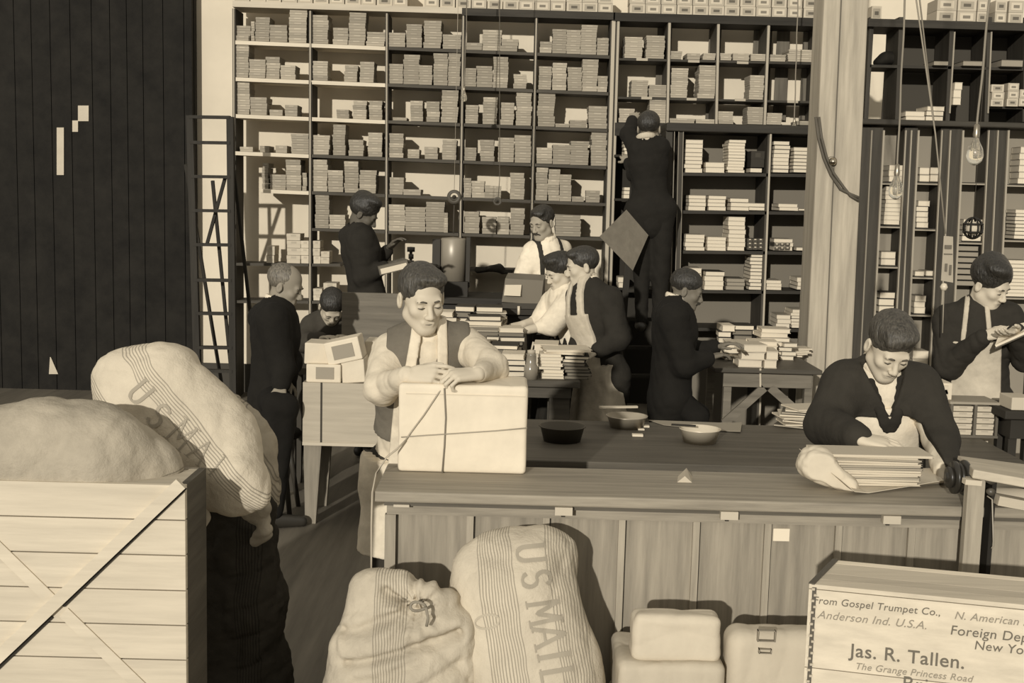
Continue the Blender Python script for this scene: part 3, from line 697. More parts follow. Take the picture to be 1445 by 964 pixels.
MB().box(P(573,556,yp).x, P(741,556,yp).x, yp-.004, yp+.002, P(650,557,yp).z-.002, P(650,557,yp).z+.001).build('paper_fold', mat(.6), par)
# ---- little wooden wedge on the counter ----
c = PZ(966, 681, ZT)
mb = MB(); w = .05
mb.add([c+Vector((-.025, 0, 0)), c+Vector((.025, 0, 0)), c+Vector((.0, .0, .022)), c+Vector((-.01, .09, 0)), c+Vector((.04, .09, 0)), c+Vector((.018, .09, .03))], [(0, 1, 2), (3, 5, 4), (0, 3, 4, 1), (1, 4, 5, 2), (2, 5, 3, 0)])
tag(mb.build('wooden_wedge', mat(.5, .7)), 'tiny pale wooden wedge lying on the counter top', 'wedge')

# ---- stack of papers on wrapping sheet ----
def sheet(name, pts, th, m, label=None, cat='paper', lift=None, parent=None, z=ZT, n=8):
    """quad sheet over plane z given 4 pixel corners (front-left, front-right, back-right, back-left)"""
    a, b, c, d = [PZ(x, y, z) for x, y in pts]; vs = []; fs = []
    for j in range(n+1):
        for i in range(n+1):
            u, v = i/n, j/n; p = (a*(1-u)+b*u)*(1-v)+(d*(1-u)+c*u)*v
            p = p+Vector((0, 0, (lift(u, v) if lift else .002*math.sin(u*9+v*5)+.002))); vs.append(p)
    N = len(vs); vs2 = vs+[v+Vector((0, 0, th)) for v in vs]
    for j in range(n):
        for i in range(n):
            k = j*(n+1)+i; f = (k, k+1, k+n+2, k+n+1); fs.append(f[::-1]); fs.append(tuple(N+q_ for q_ in f))
    ring = [i for i in range(n)]+[j*(n+1)+n for j in range(n)]+[n*(n+1)+n-i for i in range(n)]+[(n-j)*(n+1) for j in range(n)]
    for i in range(len(ring)): i2 = (i+1) % len(ring); fs.append((ring[i], ring[i2], N+ring[i2], N+ring[i]))
    mb = MB().add(vs2, fs, 0, False); o = mb.build(name, m, parent)
    return tag(o, label, cat) if label else o
ws = sheet('wrapping_sheet', [(1186, 701), (1338, 688), (1316, 662), (1126, 668)], .002, mat(.62, .85, 'paper'), 'pale wrapping paper spread under the magazine stack on the counter',
      lift=lambda u, v: .002+.085*max(0, 1-u*5.5)**1.4*(.6+.4*v)+.03*max(0, 1-v*6)*max(0, u-.2))
YK = PZ(1210, 690, ZT).y
f = Fld()   # crumpled upturned end of the wrapping at the left of the stack
for (x, y, r) in ((1140, 655, .018), (1148, 645, .018), (1150, 662, .022), (1160, 650, .022), (1168, 668, .02), (1182, 676, .018), (1200, 684, .012)): f.ell(P(x, y, YK+.02), (r*1.5, .05, r*1.2), k=.05)
V = f.mesh(.006, lambda F, X, Y, Z: F+wrinkle(X, Y, Z, .006, 40, 5, 4, True), clip=((-9, 0, ZT+.004), (9, 9, 9)), pad=.012)
tag(fmesh('wrapping_fold', V, P(1155, 680, YK), mat(.62, .85, 'paper')), 'crumpled upturned fold of wrapping paper left of the magazine stack', 'paper')
ny = 13
zz = ZT+.006; zt = P(1230, 645, YK+.02).z
hh = (zt-zz)/ny
magm = variant('book', [mat(.62, .9, 'pages'), mat(.5, .8)]); magd = variant('book', [mat(.4, .9, 'pages'), mat(.12, .8)])
for i in range(ny):
    xa = 1186+random.uniform(-8, 4)-i*1.6; xb = 1300+random.uniform(-4, 5); 
    a = P(xa, 660, YK+.02); b = P(xb, 660, YK+.02)
    put('magazine', magd if i in (3, 7, 8, 11) else magm, Vector(((a.x+b.x)/2, YK+.10, zz+hh*i)), (b.x-a.x, .15, hh*.96), random.uniform(-.05, .05),
        'thin magazine in the counter stack, %s' % ('bottom of the stack' if i == 0 else ORD[i]+' from the bottom'), 'magazine', 'magazines stacked on the counter')
a = P(1153, 640, YK+.0); b = P(1319, 641, YK+.0)
put('magazine', magm, Vector(((a.x+b.x)/2, YK+.075, zt+.002)), (b.x-a.x, .15, .009), .02, 'wide pale sheet bundle on top of the magazine stack under the hand', 'magazine', 'magazines stacked on the counter')

# ---- paper roll cutter at the right end ----
YX = YC-.06
cut = empty('paper_cutter', Vector((P(1400, 800, YX).x, YX, .0)), 'wooden paper roll cutter stand clamped at right end of the counter', 'paper cutter')
a, b = P(1357, 810, YX), P(1391, 676, YX)
MB().box(a.x, b.x, YX, YX+.03, a.z-.25, b.z).build('side_post', mat(.38, .6, 'wood', 'z'), cut)
a2, b2 = P(1391, 810, YX+.01), P(1407, 680, YX+.01)
MB().box(a2.x, b2.x, YX+.01, YX+.28, a2.z-.25, b2.z).build('side_recess', mat(.02, .7), cut)
MB().tube([P(1393, 700, YX), P(1400, 705, YX-.01), P(1402, 770, YX-.01), P(1399, 774, YX-.01)], .0025, 6).build('iron_rod', mat(.3, .4), cut)
mb = MB(); t0, t1 = P(1367, 662, YX+.06), P(1500, 686, YX+.0)
mb.bar(t0, t1, .028, .16); mb.build('top_board', mat(.5, .7, 'wood', 'x'), cut, bevel=.004)
MB().bar(P(1367, 655, YX+.22), P(1500, 672, YX+.22), .012, .2).build('top_board', mat(.46, .7, 'wood', 'x'), cut)
MB().bar(P(1360, 679, YX-.01), P(1383, 681, YX-.01), .016, .03).build('bracket', mat(.55, .7), cut)
MB().bar(P(1405, 704, YX), P(1500, 722, YX), .03, .05).build('lower_rail', mat(.5, .7, 'wood', 'x'), cut)
mb = MB(); c = P(1352, 674, YX+.09)
for k, (dx, r) in enumerate(((-.028, .034), (-.012, .052), (.004, .046), (.02, .056))):
    mb.lathe(c+Vector((dx, 0, 0)), [(0, -.006), (r, -.006), (r*1.03, 0), (r, .006), (0, .006)], 24, axis='x')
mb.lathe(c, [(0, -.04), (.016, -.04), (.016, .12), (0, .12)], 14, axis='x')
mb.build('roller_knob', mat(.025, .35), cut)
c = P(1408, 690, YX+.05)
for yk, r in ((676, .016), (694, .012)):
    MB().lathe(P(1398, yk, YX-.015), [(0, -.01), (r, -.008), (r, .008), (0, .01)], 16, axis='y').build('iron_wheel', mat(.08, .4), cut)
c = P(1440, 708, YX+.14); MB().lathe(c, [(0, -.15), (.045, -.15), (.045, .4), (0, .4)], 20, axis='x').build('paper_roll', mat(.5, .85), cut)

# ---- left crate ----
YL = 3.15
cr = empty('wooden_crate', Vector((P(120, 900, YL).x, YL, 0)), 'large pale boarded crate with diagonal braces at lower left, mail sacks on it', 'crate')
xa = P(-330, 800, YL).x; xb = P(262, 800, YL).x; zt = P(130, 682, YL).z; dz = zt
npl = 11; zt_l = zt
for i in range(npl):
    z1 = zt-i*zt/npl; z0_ = z1-zt/npl+.003
    MB().box(xa, xb, YL, YL+.02, z0_, z1).build('front_board', mat(.56+.04*random.random(), .8, 'wood', 'x', key='f%d' % (i % 3), scale=1+.2*(i % 3)), cut if False else cr, bevel=.0015)
MB().box(xb-.02, xb, YL+.02, YL+.22, 0, zt-.002).build('side_panel', mat(.10, .8, 'wood', 'y'), cr)  # shade of this side is put into the dark colour
MB().box(xa, xb-.02, YL+.20, YL+.22, 0, zt-.002).build('back_panel', mat(.3, .8, 'wood', 'x'), cr)
MB().box(xa, xb-.02, YL+.02, YL+.20, zt-.03, zt-.004).build('top_panel', mat(.5, .8, 'wood', 'x'), cr)
def brace(p, q_, w, nm='diagonal_brace', th=.016):
    MB().bar(P(p[0], p[1], YL-th/2), P(q_[0], q_[1], YL-th/2), w, th).build(nm, mat(.60, .8, 'wood', 'x', key='b'), cr)
    d = (P(*q_, YL)-P(*p, YL)).normalized(); n = Vector((d.z, 0, -d.x)); n = n if n.z < 0 else -n
brace((256, 682), (-20, 944), .034); 
brace((-10, 766), (72, 846), .034, th=.005); brace((90, 864), (215, 985), .034, th=.005)
o = MB().bar(P(262, 689, YL-.002), P(90, 855, YL-.002), .008, .008).build('brace_gap', mat(.03), cr)  # dark bar paints the shadow line along the brace
o = MB().bar(P(74, 870, YL-.002), P(-20, 960, YL-.002), .008, .008).build('brace_gap', mat(.03), cr)  # same painted brace shadow, lower stretch

# ---- right export crate ----
ZR = .86
Fl = PZ(1142, 824, ZR); Bl = PZ(1176, 790, ZR); Br = PZ(1445, 815, ZR); ed_ = (Br-Bl).normalized(); 
L_ = 1.0; dp = (Bl-Fl)
FL0 = Fl; FR0 = Fl+ed_*L_; BL0 = Fl+dp; BR0 = BL0+ed_*L_
rc = empty('export_crate', Vector((Fl.x, Fl.y, 0)), 'pale wooden shipping crate with hand-lettered address at lower right', 'crate')
D = lambda v, z: Vector((v.x, v.y, z))
bw = mat(.63, .8, 'wood', 'x', scale=.8)
nrm = Vector((ed_.y, -ed_.x, 0)).normalized()   # outward front
nb = 4; zs = [0, .17, .40, .63, ZR-.012]
for i in range(nb):
    a, b = zs[i], zs[i+1]-.0025
    MB().hexa([D(FL0, a), D(FR0, a), D(FR0-nrm*.02, a), D(FL0-nrm*.02, a), D(FL0, b), D(FR0, b), D(FR0-nrm*.02, b), D(FL0-nrm*.02, b)]).build('front_board', mat(.66-.02*(i % 2), .8, 'wood', 'x', key='r%d' % i, scale=.6+.1*i), rc)
for (s, e, m_) in ((0.0, .22, .5), (.22, .45, .42), (.45, .86, .48), (.86, 1.0, .7)):
    A_, B_ = FL0+dp*s, FL0+dp*(e-.008)
    MB().hexa([D(A_, ZR-.012), D(A_+ed_*L_, ZR-.012), D(B_+ed_*L_, ZR-.012), D(B_, ZR-.012), D(A_, ZR), D(A_+ed_*L_, ZR), D(B_+ed_*L_, ZR), D(B_, ZR)]).build('lid_board', mat(m_+.1, .8, 'wood', 'x', key='l'), rc)
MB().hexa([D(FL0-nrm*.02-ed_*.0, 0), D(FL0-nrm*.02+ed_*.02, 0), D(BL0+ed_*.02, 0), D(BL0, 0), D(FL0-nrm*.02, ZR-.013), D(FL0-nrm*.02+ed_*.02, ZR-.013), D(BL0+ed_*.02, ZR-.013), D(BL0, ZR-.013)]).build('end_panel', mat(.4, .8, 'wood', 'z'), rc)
MB().hexa([D(BL0, 0), D(BR0, 0), D(BR0-nrm*.02, 0), D(BL0-nrm*.02, 0), D(BL0, ZR-.013), D(BR0, ZR-.013), D(BR0-nrm*.02, ZR-.013), D(BL0-nrm*.02, ZR-.013)]).build('back_panel', mat(.4, .8), rc)
# iron strap with nail dots along left edges
def strap(p, q_, w, d, nm='metal_strap'):
    MB().bar(p, q_, w, d, up=(0, 0, 1) if abs((q_-p).z) < .1 else nrm).build(nm, mat(.10, .6), rc)
strap(D(FL0+ed_*.014, ZR-.008)+nrm*.002, D(FL0+ed_*.014, 0)+nrm*.002, .011, .003)
strap(FL0+ed_*.006+Vector((0, 0, .001)), BL0+ed_*.006+Vector((0, 0, .001)), .016, .004)
mbn = MB()
for i in range(48):
    z = ZR-.012-i*.016; mbn.box(-.004, .004, -.002, .002, -.003, .003)
    c = D(FL0+ed_*(.014+.003*((i % 2)*2-1)), z)+nrm*.005
    for v in mbn.v[-8:]: v += c
mbn.build('nail_heads', mat(.5, .4), rc)
def text_on(txt, px, py, size, par, m, ux, shear=0, off=.0015, name='lettering', bold=0):
    """flat lettering laid on the crate front; starts at the point seen at px,py"""
    n = nrm; d = ray(px, py); t = (FL0-CAM).dot(n)/d.dot(n); o0 = CAM+d*t
    cu = bpy.data.curves.new('t', 'FONT'); cu.body = txt; cu.size = size; cu.shear = shear; cu.extrude = .0006; cu.offset = bold; cu.space_character = 1.05
    to = bpy.data.objects.new('t', cu); COL.objects.link(to); dg = bpy.context.evaluated_depsgraph_get(); me = bpy.data.meshes.new_from_object(to.evaluated_get(dg)); bpy.data.objects.remove(to)
    up_ = Vector((0, 0, 1)); base = root_of(par)
    for v in me.vertices: v.co = o0+ed_*v.co.x+up_*v.co.y+n*(v.co.z+off)-base
    return link(name, me, m, par)
ink = mat(.15, .8); ink2 = mat(.28, .8)
text_on('From Gospel Trumpet Co.,', 1147, 851, .0275, rc, ink, ed_, .15, bold=.0)
text_on('Anderson Ind. U.S.A.', 1153, 872, .031, rc, ink2, ed_, .3)
text_on('Jas. R. Tallen.', 1199, 926, .051, rc, ink, ed_, .0, bold=.0004)
text_on('The Grange Princess Road', 1206, 944, .026, rc, ink2, ed_, .25)
text_on('N. American Express', 1346, 873, .029, rc, ink2, ed_, .25)
text_on('Foreign Dept. N.S.', 1340, 895, .036, rc, ink, ed_, .1)
text_on('New York, N.Y.', 1374, 916, .034, rc, ink, ed_, .1)
text_on('Bri', 1272, 973, .055, rc, ink, ed_, 0)

# ---- stroke lettering for mail sacks ----
def arc(cx, cy, rx, ry, a0, a1, n=10): return [(cx+rx*math.cos(math.radians(a0+(a1-a0)*i/n)), cy+ry*math.sin(math.radians(a0+(a1-a0)*i/n))) for i in range(n+1)]
GL = {'U': [[(.12, 1), (.12, .35)]+arc(.35, .32, .23, .27, 180, 360)+[(.58, 1)]], 'M': [[(.1, 0), (.14, 1), (.4, .25), (.66, 1), (.7, 0)]],
      'A': [[(.05, 0), (.35, 1), (.65, 0)], [(.17, .35), (.53, .35)]], 'I': [[(.3, 0), (.3, 1)]], 'L': [[(.15, 1), (.15, 0), (.6, 0), (.6, .2)]],
      'S': [arc(.35, .74, .22, .24, 20, 270, 12)+arc(.35, .27, .23, .25, 90, -160, 12)], '.': [[(.2, .02), (.26, .02)]], 'O': [arc(.35, .5, .27, .48, 0, 360, 24)], '(': [arc(.5, .5, .3, .5, 120, 240, 8)]}
SERIF = {'U': [(.12, 1), (.58, 1)], 'M': [(.1, 0), (.7, 0), (.12, 1), (.68, 1)], 'A': [(.05, 0), (.65, 0)], 'I': [(.3, 0), (.3, 1)], 'L': [(.15, 1), (.15, 0)]}
def letters_on(sack, VQ, items, m, name='lettering'):
    """items: (char, px, py, size_px, angle) ; baseline-left at px,py in the sack's facing plane; projected on the sack"""
    V, Q = VQ; bvh = bvhtree.BVHTree.FromPolygons([tuple(v) for v in V], [tuple(int(i) for i in q_) for q_ in Q])
    Y0 = float(V[:, 1].min())-.05; base = root_of(sack); mb = MB()
    for ch, px, py, size, ang, wd_ in items:
        mb = MB()
        ca, sa = math.cos(math.radians(ang)), math.sin(math.radians(ang))
        strokes = [(s, wd_) for s in GL[ch]]+[([(x-.13, y), (x+.13, y)], wd_*.55) for x, y in SERIF.get(ch, [])]
        for pl, w in strokes:
            pts = []
            for i in range(len(pl)-1):
                n = max(1, int(math.dist(pl[i], pl[i+1])*14))
                pts += [(pl[i][0]+(pl[i+1][0]-pl[i][0])*k/n, pl[i][1]+(pl[i+1][1]-pl[i][1])*k/n) for k in range(n)]
            pts.append(pl[-1]); prev = None; vs = []
            for i, p in enumerate(pts):
                a = pts[max(i-1, 0)]; b = pts[min(i+1, len(pts)-1)]; tx, ty = b[0]-a[0], b[1]-a[1]; l = math.hypot(tx, ty) or 1; nx, ny_ = -ty/l, tx/l
                ww = w*(1.0 if abs(ty) > abs(tx)*.6 else .6)/2
                for s in (-1, 1):
                    lx, ly = (p[0]+nx*ww*s)*size, (p[1]+ny_*ww*s)*size
                    X_, Y_ = px+lx*ca+ly*sa, py+lx*sa-ly*ca
                    d = ray(X_, Y_).normalized(); hit = bvh.ray_cast(CAM, d)
                    vs.append((hit[0]+hit[1]*.0025) if hit[0] else None)
            for i in range(len(pts)-1):
                q4 = [vs[2*i], vs[2*i+1], vs[2*i+3], vs[2*i+2]]
                if all(v is not None for v in q4) and (q4[0]-q4[2]).length < .12: mb.add(q4, [(0, 1, 2, 3)])
        if mb.v and ch != '.': mb.build(name, m, sack)

# ---- mail sack material: canvas with fine stripe bands running along the sack ----
def sack_mat(v, org, across, bands, per=.0085, dirt=.1, edge=0.0, bend=None):
    """bands: list of (centre, halfwidth) measured along 'across' from org (object space = world minus base)"""
    m = bpy.data.materials.new('canvas'); m.use_nodes = True; nt = m.node_tree; L = nt.links.new; N = nt.nodes.new; b = nt.nodes['Principled BSDF']
    b.inputs['Roughness'].default_value = .95; b.inputs['Specular IOR Level'].default_value = .1
    tc = N('ShaderNodeTexCoord'); sub = N('ShaderNodeVectorMath'); sub.operation = 'SUBTRACT'; L(tc.outputs['Object'], sub.inputs[0]); sub.inputs[1].default_value = org
    nz = N('ShaderNodeTexNoise'); nz.inputs['Scale'].default_value = 6; L(tc.outputs['Object'], nz.inputs['Vector'])
    sc = N('ShaderNodeVectorMath'); sc.operation = 'MULTIPLY_ADD'; L(nz.outputs['Color'], sc.inputs[0]); sc.inputs[1].default_value = (.03, .03, .03); L(sub.outputs[0], sc.inputs[2])
    dt = N('ShaderNodeVectorMath'); dt.operation = 'DOT_PRODUCT'; L(sc.outputs[0], dt.inputs[0]); dt.inputs[1].default_value = across
    def math_(op, a, b_=None, c=None):
        n = N('ShaderNodeMath'); n.operation = op
        for i, x in enumerate((a, b_, c)):
            if x is None: continue
            if isinstance(x, (int, float)): n.inputs[i].default_value = x
            else: L(x, n.inputs[i])
        return n.outputs[0]
    s = dt.outputs['Value']; fr = math_('FRACT', math_('DIVIDE', s, per)); line = math_('LESS_THAN', fr, .38); mask = None
    for c_, hw in bands:
        k = math_('COMPARE', s, c_, hw); mask = k if mask is None else math_('MAXIMUM', mask, k)
    fac = math_('MULTIPLY', line, mask) if mask is not None else 0.0
    n1 = N('ShaderNodeTexNoise'); n1.inputs['Scale'].default_value = 5; n1.inputs['Detail'].default_value = 8; n1.inputs['Roughness'].default_value = .65; L(tc.outputs['Object'], n1.inputs['Vector'])
    rp = N('ShaderNodeValToRGB'); rp.color_ramp.elements[0].position = .3; rp.color_ramp.elements[1].position = .65; rp.color_ramp.elements[0].color = tint(v*(1-2.2*dirt)); rp.color_ramp.elements[1].color = tint(v*1.06); L(n1.outputs[0], rp.inputs[0])
    mx = N('ShaderNodeMix'); mx.data_type = 'RGBA'; L(rp.outputs[0], mx.inputs['A']); mx.inputs['B'].default_value = tint(v*.42)
    if mask is not None: L(math_('MULTIPLY', fac, .75), mx.inputs['Factor'])
    else: mx.inputs['Factor'].default_value = 0
    L(mx.outputs['Result'], b.inputs['Base Color'])
    n2 = N('ShaderNodeTexNoise'); n2.inputs['Scale'].default_value = 9; n2.inputs['Detail'].default_value = 7; n2.inputs['Roughness'].default_value = .7; L(tc.outputs['Object'], n2.inputs['Vector'])
    bp = N('ShaderNodeBump'); bp.inputs['Strength'].default_value = .55; bp.inputs['Distance'].default_value = .02; L(n2.outputs[0], bp.inputs['Height']); L(bp.outputs[0], b.inputs['Normal'])
    return m
def sack(label, Y, spine, base_px, v, across_px, bands, wr=.012, fr=9, seed=1, res=.008, flat=1.5, clip=None, extra=None, post2=None, org_px=None, dirt=.1, zmin=None, per=.0085, k=.06):
    """spine: list of (px,py,dY,r) nodes"""
    f = Fld(); pts = [(P(x, y, Y+d), r) for x, y, d, r in spine]
    for (a, ra), (b, rb) in zip(pts[:-1], pts[1:]): f.cap(a, b, ra, rb, k, Vector((0, 1, 0)), flat)
    if extra: extra(f)
    def post(F, X, Y_, Z):
        F = F+wrinkle(X, Y_, Z, wr, fr, seed, 4, True)+wrinkle(X, Y_, Z, wr*.3, fr*3.2, seed+9, 3, True)
        if post2: F = post2(F, X, Y_, Z)
        if zmin is not None: F = np.maximum(F, zmin-Z)
        return F
    V = f.mesh(res, post, pad=.05, clip=clip); base = P(base_px[0], base_px[1], Y)
    if zmin is not None: base.z = zmin
    root = empty('mail_sack', base, label, 'mail sack')
    a, b = P(*across_px[0], Y), P(*across_px[1], Y); ac = (b-a); L_ = ac.length; ac = ac.normalized()
    org = (a-base)
    body = fmesh('sack_body', V, base, sack_mat(v, tuple(org), tuple(ac), [(c*L_, h*L_) for c, h in bands], dirt=dirt, per=per), root)
    return root, V
inkb = mat(.35, .9)
# tall U.S. MAIL sack against the counter
s2, V2 = sack('tall canvas mail sack lettered downwards, leaning against the counter front', 3.52,
    [(700, 800, .10, .085), (765, 795, .10, .085), (735, 850, .02, .165), (752, 950, -.02, .19), (768, 1060, -.02, .21), (775, 1140, 0, .2)], (770, 1140), .56,
    ((672, 850), (830, 828)), [(.42, .15), (.42, .15)] and [(.28, .165), (.86, .14)], wr=.008, fr=8, seed=11, flat=1.35, zmin=0, dirt=.07,
    extra=lambda f: (f.cap(P(668, 800, 3.58), P(668, 900, 3.55), .05, .09, .06), f.ell(P(745, 770, 3.6), (.13, .09, .04), k=.05)))
letters_on(s2, V2, [('U', 726, 769, 42, 84, .15), ('.', 728, 812, 40, 84, .15), ('S', 734, 806, 42, 82, .14), ('.', 744, 846, 40, 80, .15), ('M', 742, 850, 46, 80, .13), ('A', 750, 886, 46, 80, .13), ('I', 757, 916, 46, 80, .15), ('L', 762, 944, 46, 80, .15)], inkb)
letters_on(s2, V2, [('O', 668, 868, 36, 80, .09)], mat(.44, .9), 'faded_lettering')
# shorter slumped sack beside it
def folds(F, X, Y_, Z):
    for (p, q_, amp, w) in (((495, 925), (648, 885), .026, .013), ((480, 960), (560, 935), .014, .012), ((590, 950), (650, 925), .014, .012), ((490, 890), (570, 862), .02, .018), ((575, 870), (655, 858), .014, .016), ((505, 945), (600, 915), .015, .015), ((545, 835), (590, 862), .025, .016), ((600, 905), (650, 893), .014, .012)):
        a, b = P(*p, 3.45), P(*q_, 3.45); dx, dz = b.x-a.x, b.z-a.z; L2 = dx*dx+dz*dz
        t = np.clip(((X-a.x)*dx+(Z-a.z)*dz)/L2, 0, 1); d = np.sqrt((X-a.x-t*dx)**2+(Z-a.z-t*dz)**2)
        F = F+amp*np.exp(-(d/w)**2)
    kn = P(588, 858, 3.42); rx, rz = X-kn.x, Z-kn.z; rr = np.sqrt(rx*rx+rz*rz); th = np.arctan2(rz, rx)
    return F+(.007*np.sin(11*th+1)+.012*np.exp(-(rr/.03)**2))*np.exp(-(rr/.11)**2)*(Y_ < 3.5)
s1, V1 = sack('short slumped canvas mail sack with gathered top, left of the tall sack', 3.5,
    [(545, 850, .04, .075), (548, 900, 0, .14), (560, 960, -.02, .2), (565, 1060, 0, .22), (570, 1130, 0, .22)], (565, 1130), .52,
    ((465, 920), (655, 920)), [(.515, .125)], wr=.011, fr=12, seed=21, flat=1.3, zmin=0, dirt=.12, post2=folds,
    extra=lambda f: (f.cap(P(628, 872, 3.48), P(600, 880, 3.46), .065, .075, .08), f.cap(P(632, 915, 3.48), P(625, 1060, 3.48), .085, .13, .06), f.ell(P(602, 836, 3.46), (.035, .03, .022), k=.02), f.cap(P(520, 835, 3.52), P(560, 832, 3.5), .05, .045, .04)))
kn = P(590, 856, 3.36)
MB().tube([kn+Vector((.022*math.cos(t), -.006*math.sin(2*t), .013*math.sin(t))) for t in [i*math.pi/8 for i in range(17)]]+[kn+Vector((.03, -.01, -.03)), kn+Vector((.026, -.01, -.055))], .0045, 6).build('tie_cord', mat(.25, .8), s1)
# lettered sack lying on the crate
def rotpx(p, q_): return (p, q_)
YK2 = 3.62
s3, V3 = sack('striped canvas mail sack lettered diagonally, lying across the crate at left', YK2,
    [(182, 548, .06, .105), (222, 578, .02, .128), (262, 614, 0, .142), (300, 650, -.05, .128), (338, 686, -.10, .085)], (262, 690), .58,
    ((195, 655), (300, 555)), [(.81, .10), (.30, .07)], wr=.008, fr=10, seed=31, flat=1.25, dirt=.06, 
    extra=lambda f: (f.cap(P(232, 540, YK2+.02), P(305, 615, YK2), .10, .105, .08, Vector((0, 1, 0)), 1.2), f.cap(P(165, 530, YK2+.02), P(178, 570, YK2), .055, .06, .05), f.ell(P(222, 512, YK2+.08), (.11, .1, .045), k=.05), f.cap(P(330, 672, YK2-.14), P(362, 706, YK2-.14), .06, .022, .04)))
letters_on(s3, V3, [('U', 176, 556, 37, 50, .14), ('S', 202, 590, 37, 47, .13), ('M', 232, 616, 40, 44, .07), ('A', 262, 642, 36, 42, .07), ('I', 288, 664, 34, 40, .07)], mat(.34, .9))
s4, V4 = sack('plump plain mail sack lying on the crate at far left', 3.45,
    [(-40, 650, -.15, .138), (60, 643, -.15, .138), (140, 648, -.15, .135), (205, 667, -.12, .095)], (60, 690), .42,
    ((60, 600), (90, 690)), [(1.25, .22)], wr=.010, fr=9, seed=41, flat=1.1, dirt=.14, extra=lambda f: (f.cap(P(215, 668, 3.5), P(255, 650, 3.55), .05, .03, .04), f.cap(P(170, 620, 3.55), P(250, 660, 3.6), .06, .03, .05)))
s5, V5 = sack('shadowed canvas mail sack hanging behind the lettered one, over the crate edge', 4.05,
    [(312, 588, 0, .085), (342, 630, -.02, .092), (366, 690, -.05, .05), (376, 712, -.06, .018)], (350, 715), .42,
    ((300, 640), (385, 600)), [(.6, .3)], wr=.010, fr=12, seed=51, flat=1.0, dirt=.1)
s6, V6 = sack('dark crumpled mail sack slumped on the floor behind the crate', 3.9,
    [(310, 720, .0, .07), (330, 760, 0, .11), (330, 850, 0, .15), (325, 960, 0, .18), (325, 1050, 0, .19)], (325, 1100), .05,
    ((280, 740), (390, 740)), [(.8, .15)], wr=.014, fr=14, seed=61, flat=1.0, dirt=.2, zmin=0,
    extra=lambda f: (f.cap(P(300, 700, 3.85), P(360, 712, 3.9), .04, .03, .04), f.cap(P(372, 720, 3.9), P(368, 800, 3.95), .03, .03, .03)))
s7, V7 = sack('small pale mail sack bulging between crate and plump sack, lower left corner', 3.22,
    [(-30, 684, 0, .05), (28, 684, 0, .04)], (0, 690), .55, ((0, 670), (60, 690)), [(2, .1)], wr=.004, fr=10, seed=71, flat=1.0)

# ---- parcels on the floor at the counter foot ----
YF = 3.45
kp = mat(.5, .9, 'paper')
p1, c1, _b = parcel('paper_parcel', 894, 1017, 872, 938, YF, .09, mat(.58, .9, 'paper'), 'square wrinkled white parcel on top of two parcels by the counter', rd=.022, wr=.006, seed=5)
p2, c2, _b = parcel('paper_parcel', 873, 1021, 939, 1010, YF-.03, .27, kp, 'long crumpled paper parcel under the square parcel', rd=.02, wr=.007, seed=6)
p2b, c2, _b = parcel('paper_parcel', 868, 1026, 1011, 1110, YF-.04, .28, kp, 'lowest crumpled paper parcel on the floor under the long one', rd=.02, wr=.007, seed=16)
p3, c3, _b = parcel('paper_parcel', 1028, 1165, 897, 1000, YF+.02, .12, mat(.54, .9, 'paper'), 'broad pale wrapped parcel between square parcel and lettered crate', rd=.04, wr=.006, seed=7)
for (par_, x0, y0, x1, y1) in ((p3, 1068, 889, 1094, 904), (p3, 1070, 915, 1088, 921)):
    a, b = P(x0, y1, YF+.015), P(x1, y0, YF+.015); mb = MB()
    for (u0, v0, u1, v1) in ((a.x, a.z, b.x, a.z+.002), (a.x, b.z-.002, b.x, b.z), (a.x, a.z, a.x+.002, b.z), (b.x-.002, a.z, b.x, b.z)): mb.box(u0, u1, YF+.004, YF+.02, v0, v1)
    mb.build('address_frame', mat(.3), par_)
zf = P(1090, 1000, YF).z
p4, c4, _b = parcel('paper_parcel', 1030, 1170, 1001, 1108, YF, .26, kp, 'plain paper parcel on the floor under the broad pale parcel', rd=.03, wr=.006, seed=8)

# ================= middle ground =================
def table(name, label, cat, x0, x1, Yf, Yb, z, th, m, legs=.06, apron=.1, brace=False, mt=None, ap_in=.05):
    """x0,x1 world; four legs"""
    r = empty(name, Vector(((x0+x1)/2, Yf, 0)), label, cat)
    MB().box(x0, x1, Yf, Yb, z-th, z).build('tabletop', mt or m, r, bevel=.005)
    i = ap_in
    mb = MB().box(x0+i, x1-i, Yf+i, Yf+i+.02, z-th-apron, z-th); mb.build('apron', m, r)
    MB().box(x0+i, x1-i, Yb-i-.02, Yb-i, z-th-apron, z-th).build('apron', m, r)
    for s in (x0+i, x1-i-.02): MB().box(s, s+.02, Yf+i+.02, Yb-i-.02, z-th-apron, z-th).build('apron', m, r)
    for lx in (x0+i+.005, x1-i-legs-.005):
        for ly in (Yf+i+.025, Yb-i-legs-.025):
            MB().box(lx, lx+legs, ly, ly+legs, 0, z-th).build('leg', m, r)
    if brace:
        for (a, b) in brace: MB().bar(a, b, .06, .025).build('brace', m, r)
    return r
